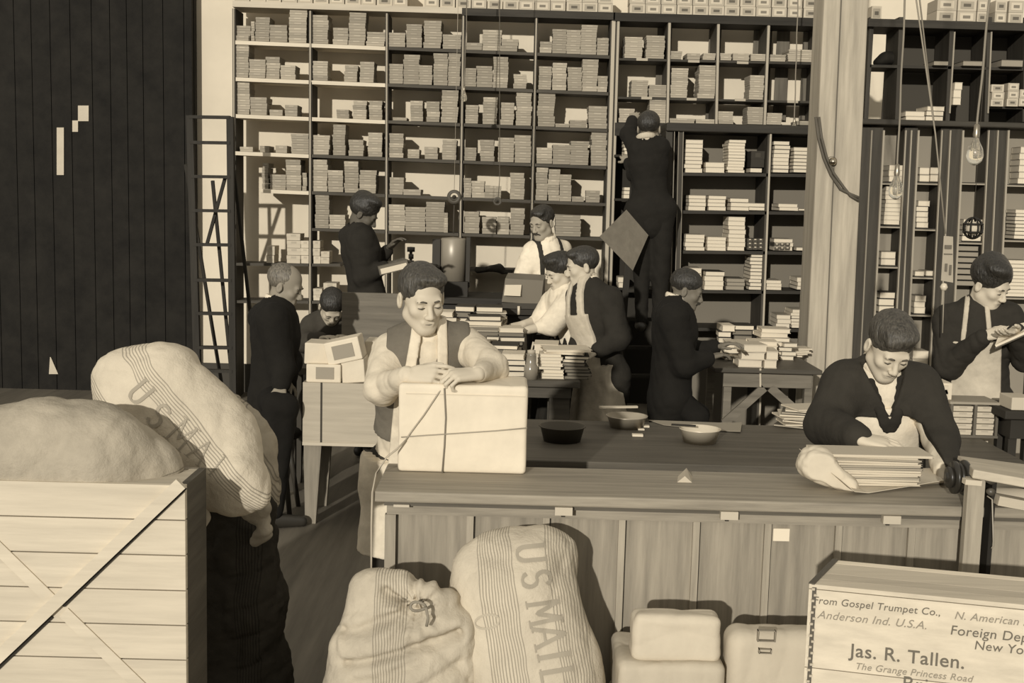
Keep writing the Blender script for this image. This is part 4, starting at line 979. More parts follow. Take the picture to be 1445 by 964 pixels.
# dark low table behind the counter with tins
zt_ = .76; f_ = PZ(1000, 656, zt_); b_ = PZ(1000, 598, zt_)
tx0, tx1 = PZ(752, 640, zt_).x, PZ(1158, 640, zt_).x
Mdt = mat(.10, .55, 'wood', 'x')
table('packing_table', 'long dark worn packing table with tins behind the counter', 'table', tx0-.2, P(1412, 620, 5.5).x, f_.y, b_.y, zt_, .05, mat(.08, .6, 'wood', 'x'), mt=Mdt, apron=.12)
def tin(px, py_b, wpx, hpx, v, label, rim=None, dark=False, z=zt_):
    c = PZ(px, py_b, z); s = c.y/FPX; R_ = wpx*s/2; h = hpx*s
    r = empty('tin_pan', c, label, 'pan')
    MB().lathe(c, [(0, .004), (R_*.78, .004), (R_*.8, 0), (R_*.96, h-.004), (R_*1.03, h-.002), (R_*1.03, h+.002), (R_*.95, h), (R_*.78, .010), (0, .010)], 36).build('pan_body', mat(v, .35 if not dark else .5, metal=.3), r)
    return r, c
tin(793, 622, 66, 22, .10, 'dark shallow tin pan behind the parcel, leftmost of three', dark=True)
r, c = tin(884, 603, 58, 17, .42, 'grey metal pan in the middle of the dark table')
MB().bar(c+Vector((-.13, .06, .085)), c+Vector((.06, .10, .085)), .01, .02).build('stick', mat(.45), r)
r, c = tin(987, 624, 58, 20, .7, 'white enamel bowl on the dark table, rightmost of three')
MB().bar(c+Vector((-.13, .02, .075)), c+Vector((-.02, 0, .075)), .006, .022).build('brush', mat(.03), r)
sheet('paper_sheet', [(936, 601), (1045, 612), (1047, 599), (915, 594)], .002, mat(.30, .85), 'flat brown paper sheet with raised corner on the dark table', z=zt_, lift=lambda u, v: .003+.02*max(0, u-.8)*5*.3)
for i, (x, y, w, h) in enumerate([(900, 617, .05, .012), (912, 604, .03, .01), (905, 608, .03, .008)]):
    c = PZ(x, y, zt_); tag(MB().box(c.x-w/2, c.x+w/2, c.y, c.y+.03, zt_+.002, zt_+h).build('paper_scrap', mat(.65, .9)), 'small white paper scrap on dark table, %s' % ['largest, in front', 'behind right, near the bowl sheet', 'between the others'][i], 'paper')
for i in range(9):
    z = zt_+.004+i*.011; dx = random.uniform(-14, 10); a = PZ(1110+dx, 606, zt_); b = PZ(1165+dx*.4, 606, zt_)
    put('loose_paper', magm if i % 3 else magd, Vector(((a.x+b.x)/2, a.y+.1, z)), (b.x-a.x, .17, .008), random.uniform(-.5, .5), 'loose paper in the messy heap beside the leaning clerk, %s from bottom' % ORD[i], 'paper', 'loose papers heaped left of the leaning clerk')
# box rack with small cartons right of the clerk
YG = PZ(1370, 618, zt_).y
rk = empty('carton_rack', Vector((P(1375, 630, YG).x, YG, zt_)), 'open wooden rack of small white cartons right of the leaning clerk', 'rack')
rk.location.z = zt_
xg = [X(1343, 580, YG), X(1377, 580, YG), X(1408, 580, YG)]; zg0, zg1 = zt_+.012, P(1370, 571, YG).z
for x in xg: MB().box(x-.006, x+.006, YG, YG+.2, zg0, zg1).build('partition', mat(.12, .7), rk)
MB().box(xg[0]-.01, xg[2]+.01, YG, YG+.2, zg1, zg1+.012).build('top_board', mat(.3, .7), rk)
MB().box(xg[0]-.01, xg[2]+.01, YG, YG+.2, zg0-.012, zg0).build('base_board', mat(.12, .7), rk)
for c_ in range(2):
    for i in range(5):
        w = xg[c_+1]-xg[c_]-.024; h = (zg1-zg0)/5.4
        put('small_carton', PALEM[0], Vector(((xg[c_]+xg[c_+1])/2, YG+.09, zg0+i*h*1.03+.001)), (w, .16, h*.9), 0, 'white carton in the rack, %s column, %s from bottom' % (['left', 'right'][c_], ORD[i]), 'box', 'white cartons in the rack')
z9 = zt_
for i in range(6):
    a = P(1289, 618, YG+.02); b = P(1336, 618, YG+.02) if i > 3 else P(1315 if i < 3 else 1340, 618, YG+.02)
    put('small_carton', PALEM[i % 2], Vector(((a.x+b.x)/2, YG+.15, z9+i*.041)), (b.x-a.x, .2, .040), 0, 'white carton behind the clerk arm beside the rack, %s from bottom' % ORD[i], 'box', 'white cartons stacked left of the rack')
a, b = P(1317, 569, YG+.06), P(1344, 541, YG+.06)
rt = empty('printed_box', Vector(((a.x+b.x)/2, YG+.06, a.z)), 'white box with black diamond mark on the carton stack by the standing man', 'box')
MB().box(a.x, b.x, YG+.06, YG+.2, a.z, b.z).build('box_body', mat(.6, .8), rt)
cc = P(1335, 555, YG+.05); MB().add([cc+Vector((0, 0, .028)), cc+Vector((.011, 0, 0)), cc+Vector((0, 0, -.028)), cc+Vector((-.011, 0, 0)), cc+Vector((0, .008, .028)), cc+Vector((.011, .008, 0)), cc+Vector((0, .008, -.028)), cc+Vector((-.011, .008, 0))], [(0, 1, 2, 3), (4, 7, 6, 5), (0, 4, 5, 1), (1, 5, 6, 2), (2, 6, 7, 3), (3, 7, 4, 0)]).build('diamond_mark', mat(.03), rt)
a, b = P(1427, 579, 5.6), P(1460, 562, 5.6); tag(MB().box(a.x, b.x, 5.6, 5.75, a.z, b.z).build('small_box', mat(.5, .8), bevel=.004), 'pale box at the right edge below the open book', 'box')
a2_ = P(1427, 579.5, 5.6); tag(table('side_cabinet', 'dark cabinet under the pale box at the right edge', 'cabinet', P(1415, 600, 5.6).x, P(1500, 600, 5.6).x, 5.58, 5.9, a2_.z, .04, mat(.03, .7), legs=.04), None)

# right table with books
zr = .80; f_ = PZ(1080, 521, zr); Yt = f_.y
x0 = P(1008, 521, Yt).x; x1 = P(1161, 521, Yt).x; m_ = mat(.17, .6, 'wood', 'x'); 
pz_ = lambda px, py: P(px, py, Yt+.06)
apz0, apz1 = P(1085, 547, Yt+.05).z, P(1085, 521, Yt+.05).z
tb = empty('book_table', Vector(((x0+x1)/2, Yt, 0)), 'wooden table with crossed braces covered in books, left of the timber post', 'table')
MB().box(x0, x1, Yt, Yt+.85, zr-.03, zr).build('tabletop', mat(.07, .5, 'wood', 'x'), tb, bevel=.005)
MB().box(P(1021, 530, Yt+.05).x, P(1146, 530, Yt+.05).x, Yt+.05, Yt+.07, apz0, zr-.03).build('apron', m_, tb)
xa_, xb_ = P(1021, 560, Yt+.07).x, P(1146, 560, Yt+.07).x
for lx in (xa_, xb_-.05):
    for ly in (Yt+.075, Yt+.74): MB().box(lx, lx+.05, ly, ly+.05, 0, zr-.03).build('leg', m_, tb)
MB().bar(P(1022, 597, Yt+.06), P(1078, 547, Yt+.06), .055, .02).build('brace', m_, tb)
MB().bar(P(1136, 590, Yt+.06), P(1087, 547, Yt+.06), .055, .02).build('brace', m_, tb)
MB().bar(P(1073, 520, Yt-.004), P(1073, 546, Yt+.045), .012, .003).build('chalk_mark', mat(.6), tb)
# ---- books lying on tables: a cover mesh with a page block child ----
def book_mesh(kind):
    if kind == 'cover':
        mb = MB().box(-.5, .5, -.5, .5, 0, .12).box(-.5, .5, -.5, .5, .88, 1).box(-.5, .5, .46, .5, .12, .88)
    else: mb = MB().box(-.47, .47, -.485, .46, .12, .88)
    me = bpy.data.meshes.new(kind); me.from_pydata([tuple(v) for v in mb.v], [], mb.f)
    bm = bmesh.new(); bm.from_mesh(me); bmesh.ops.recalc_face_normals(bm, faces=bm.faces); bm.to_mesh(me); bm.free(); return me
CV = []
for v in (.03, .05, .10, .22, .5, .6):
    me = book_mesh('cover'); me.materials.append(mat(v, .6)); CV.append(me)
PG = book_mesh('pages'); PG.materials.append(mat(.66, .9, 'pages')); PGD = book_mesh('pages_dark'); PGD.materials.append(mat(.2, .9, 'pages'))
def tbook(c, s, rz, cv, label, group, dark=False):
    o = bpy.data.objects.new('book', CV[cv]); COL.objects.link(o); o.location = c; o.scale = s; o.rotation_euler = (0, 0, rz); tag(o, label, 'book', group)
    p = bpy.data.objects.new('pages', PGD if dark else PG); COL.objects.link(p); p.parent = o
def tpile(px0, px1, pyt, pyb, Y, n, cvs, where, group, depth=.2, dark=(), rj=.12):
    a = P(px0, pyb, Y); b = P(px1, pyb, Y); zt = P((px0+px1)/2, pyt, Y).z; z = a.z; z = P((px0+px1)/2, pyb, Y).z; h = (zt-z)/n
    for i in range(n):
        w = (b.x-a.x)*random.uniform(.85, 1.0)
        tbook(Vector(((a.x+b.x)/2+random.uniform(-.012, .012), Y+depth/2+random.uniform(-.01, .01), z)), (w, depth*random.uniform(.9, 1.02), h*.97), random.uniform(-rj, rj)+(math.pi/2 if i in dark else 0)*0, random.choice(cvs),
              'book %s in pile %s' % ('at the bottom' if i == 0 else ('on top' if i == n-1 else ORD[i]+' up'), where), group, dark=i in dark)
        z += h
g = 'books piled on the table by the timber post'
Yq = Yt+.05
def zfix(Y, z=zr): # pixel row where the table surface is at distance Y
    return None
def tpz(px0, px1, pyt, Y, n, cvs, where, group, z, **k):
    xm = (px0+px1)/2; # find row of table surface at depth Y
    d0 = Vector((P(xm, 500, Y).x, Y, z)); v = d0-CAM; py = 482 - FPX*(v.dot(UP))/v.dot(_f)
    tpile(px0, px1, pyt, py, Y, n, cvs, where, group, **k)
tpz(1043, 1080, 486, Yt+.05, 3, [3, 4, 5], 'front left of the book table', g, zr)
tpz(1080, 1098, 496, Yt+.02, 2, [4, 5], 'front centre of the book table', g, zr, depth=.25)
tpz(1056, 1098, 482, Yt+.28, 5, [3, 4, 5], 'centre of the book table', g, zr)
tpz(1021, 1059, 483, Yt+.40, 3, [0, 4, 1], 'left of centre on the book table', g, zr)
tpz(1070, 1113, 464, Yt+.50, 7, [4, 5, 3], 'tallest white pile at back of book table', g, zr)
tpz(1015, 1034, 459, Yt+.62, 5, [5, 0], 'narrow pile behind the seated man', g, zr)
tpz(1033, 1062, 459, Yt+.66, 6, [0, 1], 'black-covered pile at the back left of book table', g, zr, dark=(0, 2, 3, 4))
tpz(1100, 1122, 484, Yt+.45, 4, [3, 2], 'grey pile right of the tallest white pile', g, zr)
sheet('paper_sheet', [(1008, 501), (1040, 504), (1052, 495), (1022, 489)], .002, mat(.6, .85), 'white paper sheet lying at left end of the book table', z=zr+.03, lift=lambda u, v: .002)
for i in range(5):
    c = PZ(1125+random.uniform(-5, 8), 504, zr); put('loose_paper', magm, Vector((c.x, c.y+.08, zr+.002+i*.012)), (.17, .15, .010), random.uniform(-.4, .4), 'loose paper bundle at right end of book table, %s from bottom' % ORD[i], 'paper', 'loose papers at the right end of the book table')

# centre table with book piles
zc = .80; f_ = PZ(760, 537, zc); Yc = f_.y
xa_, xb_ = P(590, 537, Yc).x, P(819, 540, Yc).x
xm_ = P(742, 537, Yc+.6).x
lt_ = table('long_table', 'long dark table of mixed book piles right behind the parcel man', 'table', P(590, 500, Yc+.62).x, xm_, Yc+.62, Yc+1.12, zc, .04, mat(.06, .6, 'wood', 'x'), legs=.08, apron=.07)
table('sorting_table', 'dark table with slanting book stack and glue pot behind the big parcel', 'table', xa_, xb_, Yc, Yc+.56, zc, .04, mat(.07, .6, 'wood', 'x'), legs=.12, apron=.07)
g = 'books piled on the sorting table'
tpz(762, 795, 500, Yc+.06, 8, [4, 5, 3], 'with slanting white edges, front right of sorting table', g, zc, depth=.16, rj=.02)
for o in [o for o in COL.objects if o.get('label', '').endswith('front right of sorting table')]: pass
tpile(766, 834, 494, 501, Yc+.08, 2, [5, 4], 'crowning the front right stack', g, depth=.24)
tpz(795, 832, 503, Yc+.08, 7, [0, 0, 1], 'dark, behind the slanting white edges', g, zc, dark=(0, 1, 2, 3, 4), depth=.2)
tpz(708, 745, 500, Yc+.10, 4, [0, 5, 1], 'front centre of sorting table', g, zc)
tpz(690, 730, 487, Yc+.30, 6, [0, 1, 5, 3], 'left of the inkwell on sorting table', g, zc, dark=(0,1, 3,4))
tpz(640, 690, 478, Yc+.35, 7, [0, 3, 5, 1], 'behind the parcel man shoulder', g, zc, dark=(0,2,3, 5))
tpz(700, 738, 463, Yc+.66, 8, [0, 1, 2, 5], 'tall mixed pile in the middle of sorting table', g, zc, dark=(1,2, 4,6))
tpz(655, 708, 446, Yc+.75, 9, [0, 1, 5, 3, 2], 'wide tall pile right of the parcel man head', g, zc, dark=(0,2, 3,5, 6))
tpz(612, 640, 440, Yc+.80, 9, [0, 1, 5], 'tall pile just right of parcel man hair', g, zc, dark=(0, 2, 4, 5))
tpz(640, 668, 432, Yc+.88, 9, [0, 1, 2, 5], 'rear tall pile, left', g, zc, dark=(1, 2, 4,5,7))
tpz(668, 712, 433, Yc+.90, 9, [0, 1, 2, 5], 'rear tall pile, right', g, zc, dark=(1,2, 4,6, 7))
tpz(755, 790, 486, Yc+.30, 3, [5, 4], 'pale pile under the woman wrists', g, zc, depth=.24)
# inkwell
c = P(749, 530, Yc+.05); c.z = zc; rt = empty('glue_pot', c, 'small glass glue pot on the sorting table before the woman', 'pot')
MB().lathe(c, [(0, 0), (.04, 0), (.042, .07), (.03, .09), (.026, .14), (.03, .15), (.02, .15), (.018, .09), (0, .08)], 20).build('pot_body', mat(.22, .2), rt)
MB().lathe(c+Vector((0, 0, .15)), [(0, 0), (.024, 0), (.024, .02), (0, .025)], 14).build('lid', mat(.4, .5), rt)
MB().tube([c+Vector((0, 0, .17)), c+Vector((.01, 0, .22))], .006, 6).build('brush_handle', mat(.5), rt)

# white packing bench at left with parcels
zb = .80; f_ = PZ(500, 541, zb); Yb_ = PZ(435, 741, 0).y; 
xa_, xb_ = P(427, 600, Yb_).x, P(600, 600, Yb_).x; zb = P(480, 541, Yb_).z; zl = P(480, 628, Yb_).z
bn = empty('packing_bench', Vector(((xa_+xb_)/2, Yb_, 0)), 'pale deep-sided packing bench with tapered legs left of the parcel man', 'table')
bm_ = mat(.42, .75, 'wood', 'x')
MB().box(xa_, xb_, Yb_, Yb_+.02, zl, zb).build('front_panel', bm_, bn)
MB().box(xa_, xa_+.02, Yb_+.02, Yb_+.5, zl, zb).build('side_panel', mat(.3, .7, 'wood', 'y'), bn)
MB().box(xb_-.02, xb_, Yb_+.02, Yb_+.5, zl, zb).build('side_panel', mat(.3, .7, 'wood', 'y'), bn)
MB().box(xa_+.02, xb_-.02, Yb_+.02, Yb_+.5, zb-.03, zb-.005).build('bench_top', mat(.4, .7, 'wood', 'x'), bn)
MB().box(xa_+.02, xb_-.02, Yb_+.48, Yb_+.5, zl, zb-.03).build('back_panel', bm_, bn)
MB().box(P(452, 600, Yb_).x, P(454.5, 600, Yb_).x, Yb_-.003, Yb_+.01, zl, zb).build('panel_gap', mat(.05), bn)
MB().box(xa_, xb_, Yb_-.006, Yb_, zl-.006, zl+.012).build('bottom_moulding', mat(.5, .7), bn)
for (l, r_) in ((427, 453), (560, 586)):
    for dy_ in (.03, .42):
        a, b = P(l, 628, Yb_), P(r_, 628, Yb_); a1, b1 = P(l+2, 741, Yb_), P(r_-9, 741, Yb_)
        Dy = Vector((0, dy_, 0)); D2 = Vector((0, .05, 0))
        MB().hexa([D(a1, 0)+Dy, D(b1, 0)+Dy, D(b1, 0)+Dy+D2, D(a1, 0)+Dy+D2, D(a, zl+.03)+Dy, D(b, zl+.03)+Dy, D(b, zl+.03)+Dy+D2, D(a, zl+.03)+Dy+D2]).build('leg', mat(.25, .7, 'wood', 'z'), bn)
def wbox(px0, px1, py0, py1, Y, dpt, v, tilt, label, lab=None, zb_=None):
    """wrapped box with a pasted label"""
    a, b = P(px0, py1, Y), P(px1, py0, Y); z0 = a.z if zb_ is None else zb_
    c = Vector(((a.x+b.x)/2, Y, z0)); r = empty('wrapped_box', c, label, 'box', 'white wrapped boxes on the packing bench'); r.rotation_euler = (0, tilt, 0)
    def local(mb, nm, m): 
        me = bpy.data.meshes.new(nm); me.from_pydata([tuple(v) for v in mb.v], [], mb.f); o = link(nm, me, m, r)
        if nm == 'box_body': bb = o.modifiers.new('bevel', 'BEVEL'); bb.width = .006; bb.segments = 2
    w = (b.x-a.x)/2; h = b.z-z0
    local(MB().box(-w, w, 0, dpt, 0, h), 'box_body', mat(v, .85, 'paper'))
    if lab: local(MB().box(-w+2*w*lab[0], -w+2*w*lab[2], -.004, .001, h*lab[1], h*lab[3]), 'pasted_label', mat(.3, .8))
zb2 = zb-.004
wbox(432, 481, 515, 540, Yb_+.03, .2, .66, 0, 'lower wrapped box with grey label at the front left of bench', (.28, .2, .8, .85), zb2)
wbox(483, 516, 508, 540, Yb_+.05, .2, .66, -.08, 'plain lower wrapped box under the tilted one on the bench', None, zb2)
wbox(429, 464, 485, 514, Yb_+.08, .2, .62, .03, 'plain upper wrapped box at the left of bench pile')
wbox(463, 513, 480, 511, Yb_+.04, .2, .7, -.24, 'tilted wrapped box with grey label, top of bench pile', (.2, .2, .8, .8))
wbox(514, 545, 482, 539, Yb_+.25, .2, .6, 0, 'tall wrapped box behind the parcel man elbow', None, zb2)

# writing desk with back board behind the bench
Yd = 7.62; a, b = P(482, 475, Yd), P(570, 415, Yd)
dkd = empty('writing_desk', Vector(((a.x+b.x)/2, Yd, 0)), 'dark writing desk with tall plain back panel behind the packing bench', 'desk')
MB().box(a.x, b.x+.1, Yd, Yd+.04, a.z-.1, b.z).build('back_panel', mat(.15, .6, 'wood', 'x'), dkd)
c0 = P(400, 500, Yd-.3); MB().box(c0.x, b.x+.1, Yd-.3, Yd, .74, .78).build('desk_top', mat(.08, .6, 'wood', 'x'), dkd)
for x_ in (c0.x+.02, b.x+.02):
    for y_ in (Yd-.28, Yd-.06): MB().box(x_, x_+.05, y_, y_+.05, 0, .74).build('leg', mat(.05), dkd)
# long dark desk under the back shelves with machines on it
Yk = 9.15; zk = P(640, 420, Yk).z
bd = table('back_desk', 'long dark desk below the wall shelving holding small machines', 'desk', P(575, 420, Yk).x, P(775, 420, Yk).x, Yk, Yk+.6, zk, .05, mat(.03, .6, 'wood', 'x'), legs=.08, apron=.2)
# cylinder
c = P(639, 396, Yk+.2); rt = empty('metal_canister', Vector((c.x, c.y, zk)), 'tall grey metal canister on dark stand behind parcel man', 'canister')
MB().box(c.x-.12, c.x+.12, Yk+.08, Yk+.32, zk, c.z).build('stand', mat(.03, .6), rt)
zt2 = P(639, 338, Yk+.2).z
MB().lathe(Vector((c.x, c.y, c.z)), [(0, 0), (.10, 0), (.10, zt2-c.z), (.09, zt2-c.z+.01), (0, zt2-c.z+.02)], 32).build('canister_body', mat(.28, .4, metal=.2), rt)
MB().box(c.x-.16, c.x-.10, Yk+.15, Yk+.3, c.z-.05, zt2).build('side_bracket', mat(.04, .6), rt)
MB().box(c.x+.10, c.x+.13, Yk+.15, Yk+.3, c.z-.05, zt2+.02).build('side_bracket', mat(.04, .6), rt)
# typewriter-like machine
YT = Yk+.02; c = P(605, 400, YT); rt = empty('typewriter', Vector((c.x, YT, zk)), 'dark small office machine left of the grey canister', 'machine')
q1, q2 = P(586, 386, YT), P(616, 374, YT)
MB().box(q1.x, q2.x, YT, YT+.25, q1.z, q2.z).build('carriage', mat(.03, .5), rt, bevel=.01)
MB().lathe(Vector((q1.x-.01, YT+.1, (q1.z+q2.z)/2)), [(0, 0), (.028, 0), (.028, q2.x-q1.x+.03), (0, q2.x-q1.x+.03)], 18, axis='x').build('roller', mat(.03, .4), rt)
MB().box(q1.x+.02, q2.x-.02, YT, YT+.25, zk, q1.z-.03).build('frame', mat(.035, .5), rt)
MB().box(q1.x+.02, q2.x-.03, YT-.01, YT+.2, q1.z-.03, q1.z).build('paper_tray', mat(.5, .6), rt)
for k, (px, py, r_) in enumerate(((580, 352, .03), (580, 362, .02), (580, 371, .024))):
    MB().lathe(P(px, py, YT+.1), [(0, -.02), (r_, -.018), (r_, .018), (0, .02)], 16).build('spindle_disc', mat(.04, .4), rt)
MB().tube([P(580, 350, YT+.1), D(P(580, 350, YT+.1), zk)], .012, 8).build('spindle', mat(.05, .4), rt)
# cash register / ticket box before the mustached man
YZ = 8.2; q = lambda x, y, d=0: P(x, y, YZ+d)
rt = empty('sloping_box', Vector((q(740, 430).x, YZ, q(740, 432).z)), 'large slope-topped box with white ticket in front of the moustached man', 'box')
MB().hexa([q(708, 426), q(763, 430), q(768, 428, .3), q(713, 424, .3), q(713, 393, .1), q(767, 396, .1), q(770, 388, .3), q(717, 385, .3)]).build('box_body', mat(.16, .6), rt)
MB().hexa([q(711, 417, -.012), q(734, 418, -.012), q(735, 418, .0), q(712, 417, .0), q(713, 402, .055), q(736, 402, .055), q(736, 402, .07), q(713, 402, .07)]).build('ticket', mat(.6, .7), rt)
MB().box(q(708, 431).x, q(766, 431).x, YZ, YZ+.3, q(740, 436).z, q(740, 428).z).build('base', mat(.05, .6), rt)
MB().tube([q(732, 432, -.02), q(732, 444, -.02)], .01, 8).build('lever', mat(.6, .4), rt)
tb2 = table('dark_stand', 'dark stand under the slope-topped box', 'table', q(700, 440).x, q(775, 440).x, YZ-.02, YZ+.4, q(740, 436.5).z, .04, mat(.03, .7), legs=.05)
# dark stuff on shelf right of canister
f = Fld()
for (x, y, r_) in ((680, 379, .05), (700, 377, .07), (716, 382, .04)): f.ell(P(x, y+2, YS+.02), (r_*1.2, .08, r_*.55), k=.03)
tag(fmesh('dark_bundle', f.mesh(.012, lambda F, X, Y, Z: F+wrinkle(X, Y, Z, .01, 30, 3)), P(700, 385, YS)), 'dark tangled bundle on the shelf right of the grey canister', 'bundle') if False else tag(fmesh('dark_bundle', f.mesh(.012, lambda F, X, Y, Z: F+wrinkle(X, Y, Z, .01, 30, 3)), P(700, 385, YS), mat(.03, .9)), 'dark tangled bundle on the shelf right of the grey canister', 'bundle')

# pale canvas flap drooping at the crate corner, belongs to the lettered sack
f = Fld(); f.cap(P(284, 694, 3.5), P(287, 730, 3.5), .012, .016, .02, Vector((0, 1, 0)), 2).cap(P(287, 730, 3.5), P(281, 778, 3.5), .016, .004, .02, Vector((0, 1, 0)), 2).cap(P(268, 682, 3.42), P(284, 694, 3.5), .012, .012, .02)
fmesh('sack_flap', f.mesh(.005, lambda F, X, Y, Z: F+wrinkle(X, Y, Z, .004, 30, 2)), root_of(s3), mat(.48, .95, 'cloth'), s3)
f = Fld()
for a_, b_, r1, r2 in (((292, 702), (330, 700), .03, .035), ((330, 700), (356, 724), .035, .025), ((372, 716), (374, 750), .018, .014), ((374, 750), (360, 764), .014, .01)): f.cap(P(*a_, 3.72), P(*b_, 3.74), r1, r2, .03)
fmesh('sack_mouth', f.mesh(.006, lambda F, X, Y, Z: F+wrinkle(X, Y, Z, .010, 34, 4, 4, True)), root_of(s5), mat(.36, .95, 'cloth'), s5)
# ================= people =================
def hand_prims(f, W, d, n, sd, curl, sc=1.0, spread=.10, thumb_out=.9, fc=None):
    """W wrist, d towards the fingers, n back of the hand, sd: side of the thumb"""
    d = d.normalized(); n = (n-d*n.dot(d)).normalized(); s = (sd-d*sd.dot(d)-n*sd.dot(n)).normalized()
    kn = [(.0300, .088, .0084, (.040, .026, .020)), (.0100, .092, .0086, (.045, .029, .021)), (-.0100, .088, .0082, (.041, .027, .020)), (-.0290, .080, .0075, (.032, .021, .018))]
    for i, (x, y, r, L) in enumerate(kn):
        a = W+s*x*.55*sc; b = W+(s*x+d*y)*sc
        f.cap(a, b, .014*sc, .0100*sc, .009)
        c = (fc[i] if fc else curl); dr = (d+s*x*spread*14*.35).normalized(); p = b; ang = c*.55
        for j, l in enumerate(L):
            v = dr*math.cos(ang)-n*math.sin(ang); q = p+v*l*sc; f.cap(p, q, r*sc*(1-.08*j), r*sc*(.92-.1*j), .0015); p = q; ang += c*(.75 if j == 0 else .6)
    f.cap(W+d*.02*sc, W+d*.07*sc, .022*sc, .024*sc, .015, n, 1.9)
    b = W+(s*.020+d*.022)*sc; v = (s*thumb_out+d*.75-n*.35).normalized(); p = b+v*.040*sc; f.cap(b, p, .0135*sc, .0115*sc, .01)
    v2 = (d*.9+s*.35-n*.35).normalized(); q = p+v2*.030*sc; f.cap(p, q, .0105*sc, .0098*sc, .004)
    v3 = (d*.95+s*.05-n*.4).normalized(); f.cap(q, q+v3*.024*sc, .0098*sc, .008*sc, .004)
def head_frame(yaw, pitch, tilt):
    """yaw>0 turns the face to image right, 0 looks at the camera; pitch>0 looks down; tilt>0 leans to image right"""
    R = Matrix.Rotation(math.radians(yaw), 3, 'Z') @ Matrix.Rotation(math.radians(180), 3, 'Z')
    R = R @ Matrix.Rotation(math.radians(-pitch), 3, 'X') @ Matrix.Rotation(math.radians(tilt), 3, 'Y')
    return R   # columns: right(person), forward, up
def head_prims(f, C, R, s=1.0, face=1.0, beard=False):
    T = lambda x, y, z: C+R @ Vector((x, y, z))*s
    E = lambda c, r, k=.02, op='+': f.ell(T(*c), tuple(q*s for q in r), R, k, op)
    E((0, -.012, .045), (.076, .096, .084)); E((0, .030, -.025), (.058, .062, .078), .03)
    E((0, .062, -.088), (.024, .022, .020), .03)
    for q in (-1, 1):
        f.cap(T(q*.048, .005, -.055), T(q*.014, .062, -.092), .020*s, .016*s, .03)
        E((q*.040, .060, -.020), (.020, .020, .018), .02)
    f.cap(T(-.034, .080, .022), T(.034, .080, .022), .013*s, .013*s, .015)
    for q in (-1, 1): E((q*.031, .098, .003), (.017, .016, .0125), .010, '-')
    for q in (-1, 1): E((q*.031, .077, .002), (.0135, .0125, .012), .004)
    f.cap(T(0, .088, .010), T(0, .108, -.030), .0075*s, .0115*s, .010)
    for q in (-1, 1): E((q*.0115, .100, -.034), (.0085, .011, .0085), .006)
    f.cap(T(-.017, .083, -.0585), T(.017, .083, -.0585), .0085*s, .0085*s, .008)
    f.cap(T(-.013, .082, -.0685), T(.013, .082, -.0685), .0085*s, .0085*s, .006)
    f.cap(T(-.02, .0955, -.0632), T(.02, .0955, -.0632), .0028*s, .0028*s, .003, op='-')
    for q in (-1, 1):
        E((q*.080, -.008, -.004), (.009, .019, .031), .008); E((q*.088, -.002, .0), (.006, .010, .018), .005, '-')
def hair_mesh(C, R, s, style, h):
    f = Fld(); T = lambda x, y, z: C+R @ Vector((x, y, z))*s
    E = lambda c, r, k=.015, op='+': f.ell(T(*c), tuple(q*s for q in r), R, k, op)
    if style == 'side':
        E((0, -.017, .048), (.081, .098, .084)); E((-.015, .046, .100), (.050, .046, .018), .03); E((-.03, .064, .088), (.034, .024, .014), .02)
        E((-.006, .118, -.006), (.074, .078, .094), .010, '-'); E((0, .02, -.105), (.10, .12, .075), .02, '-'); E((.035, .012, .150), (.004, .10, .012), .01, '-')
    elif style == 'front':
        E((0, -.016, .056), (.083, .100, .086)); E((0, .045, .102), (.062, .048, .028), .03); E((.03, .076, .082), (.030, .022, .020), .02)
        E((0, .120, -.022), (.074, .072, .088), .012, '-'); E((0, .02, -.105), (.10, .12, .075), .02, '-')
    elif style == 'woman':
        E((0, -.02, .060), (.092, .105, .090)); E((0, .04, .115), (.075, .055, .035), .03); E((0, -.10, .05), (.05, .045, .045), .03)
        E((0, .112, -.030), (.066, .072, .088), .012, '-'); E((0, .02, -.105), (.10, .12, .075), .02, '-')
    elif style == 'receding':
        E((0, -.026, .050), (.081, .094, .080)); E((0, .085, .055), (.085, .060, .095), .02, '-'); E((0, .02, -.105), (.10, .12, .075), .02, '-')
    elif style == 'bushy':
        E((0, -.018, .062), (.094, .106, .094)); E((.04, .03, .12), (.06, .06, .035), .03); E((-.04, -.05, .11), (.06, .06, .04), .03)
        E((0, .115, -.020), (.076, .075, .092), .012, '-'); E((0, .02, -.105), (.10, .12, .075), .02, '-')
    else:
        E((0, -.016, .056), (.082, .099, .084)); E((0, .115, -.020), (.078, .075, .092), .012, '-'); E((0, .02, -.105), (.10, .12, .075), .02, '-')
    return f.mesh(h, lambda F, X, Y, Z: F+wrinkle(X, Y, Z, .0022, 55, 8, 4, True), pad=.01)
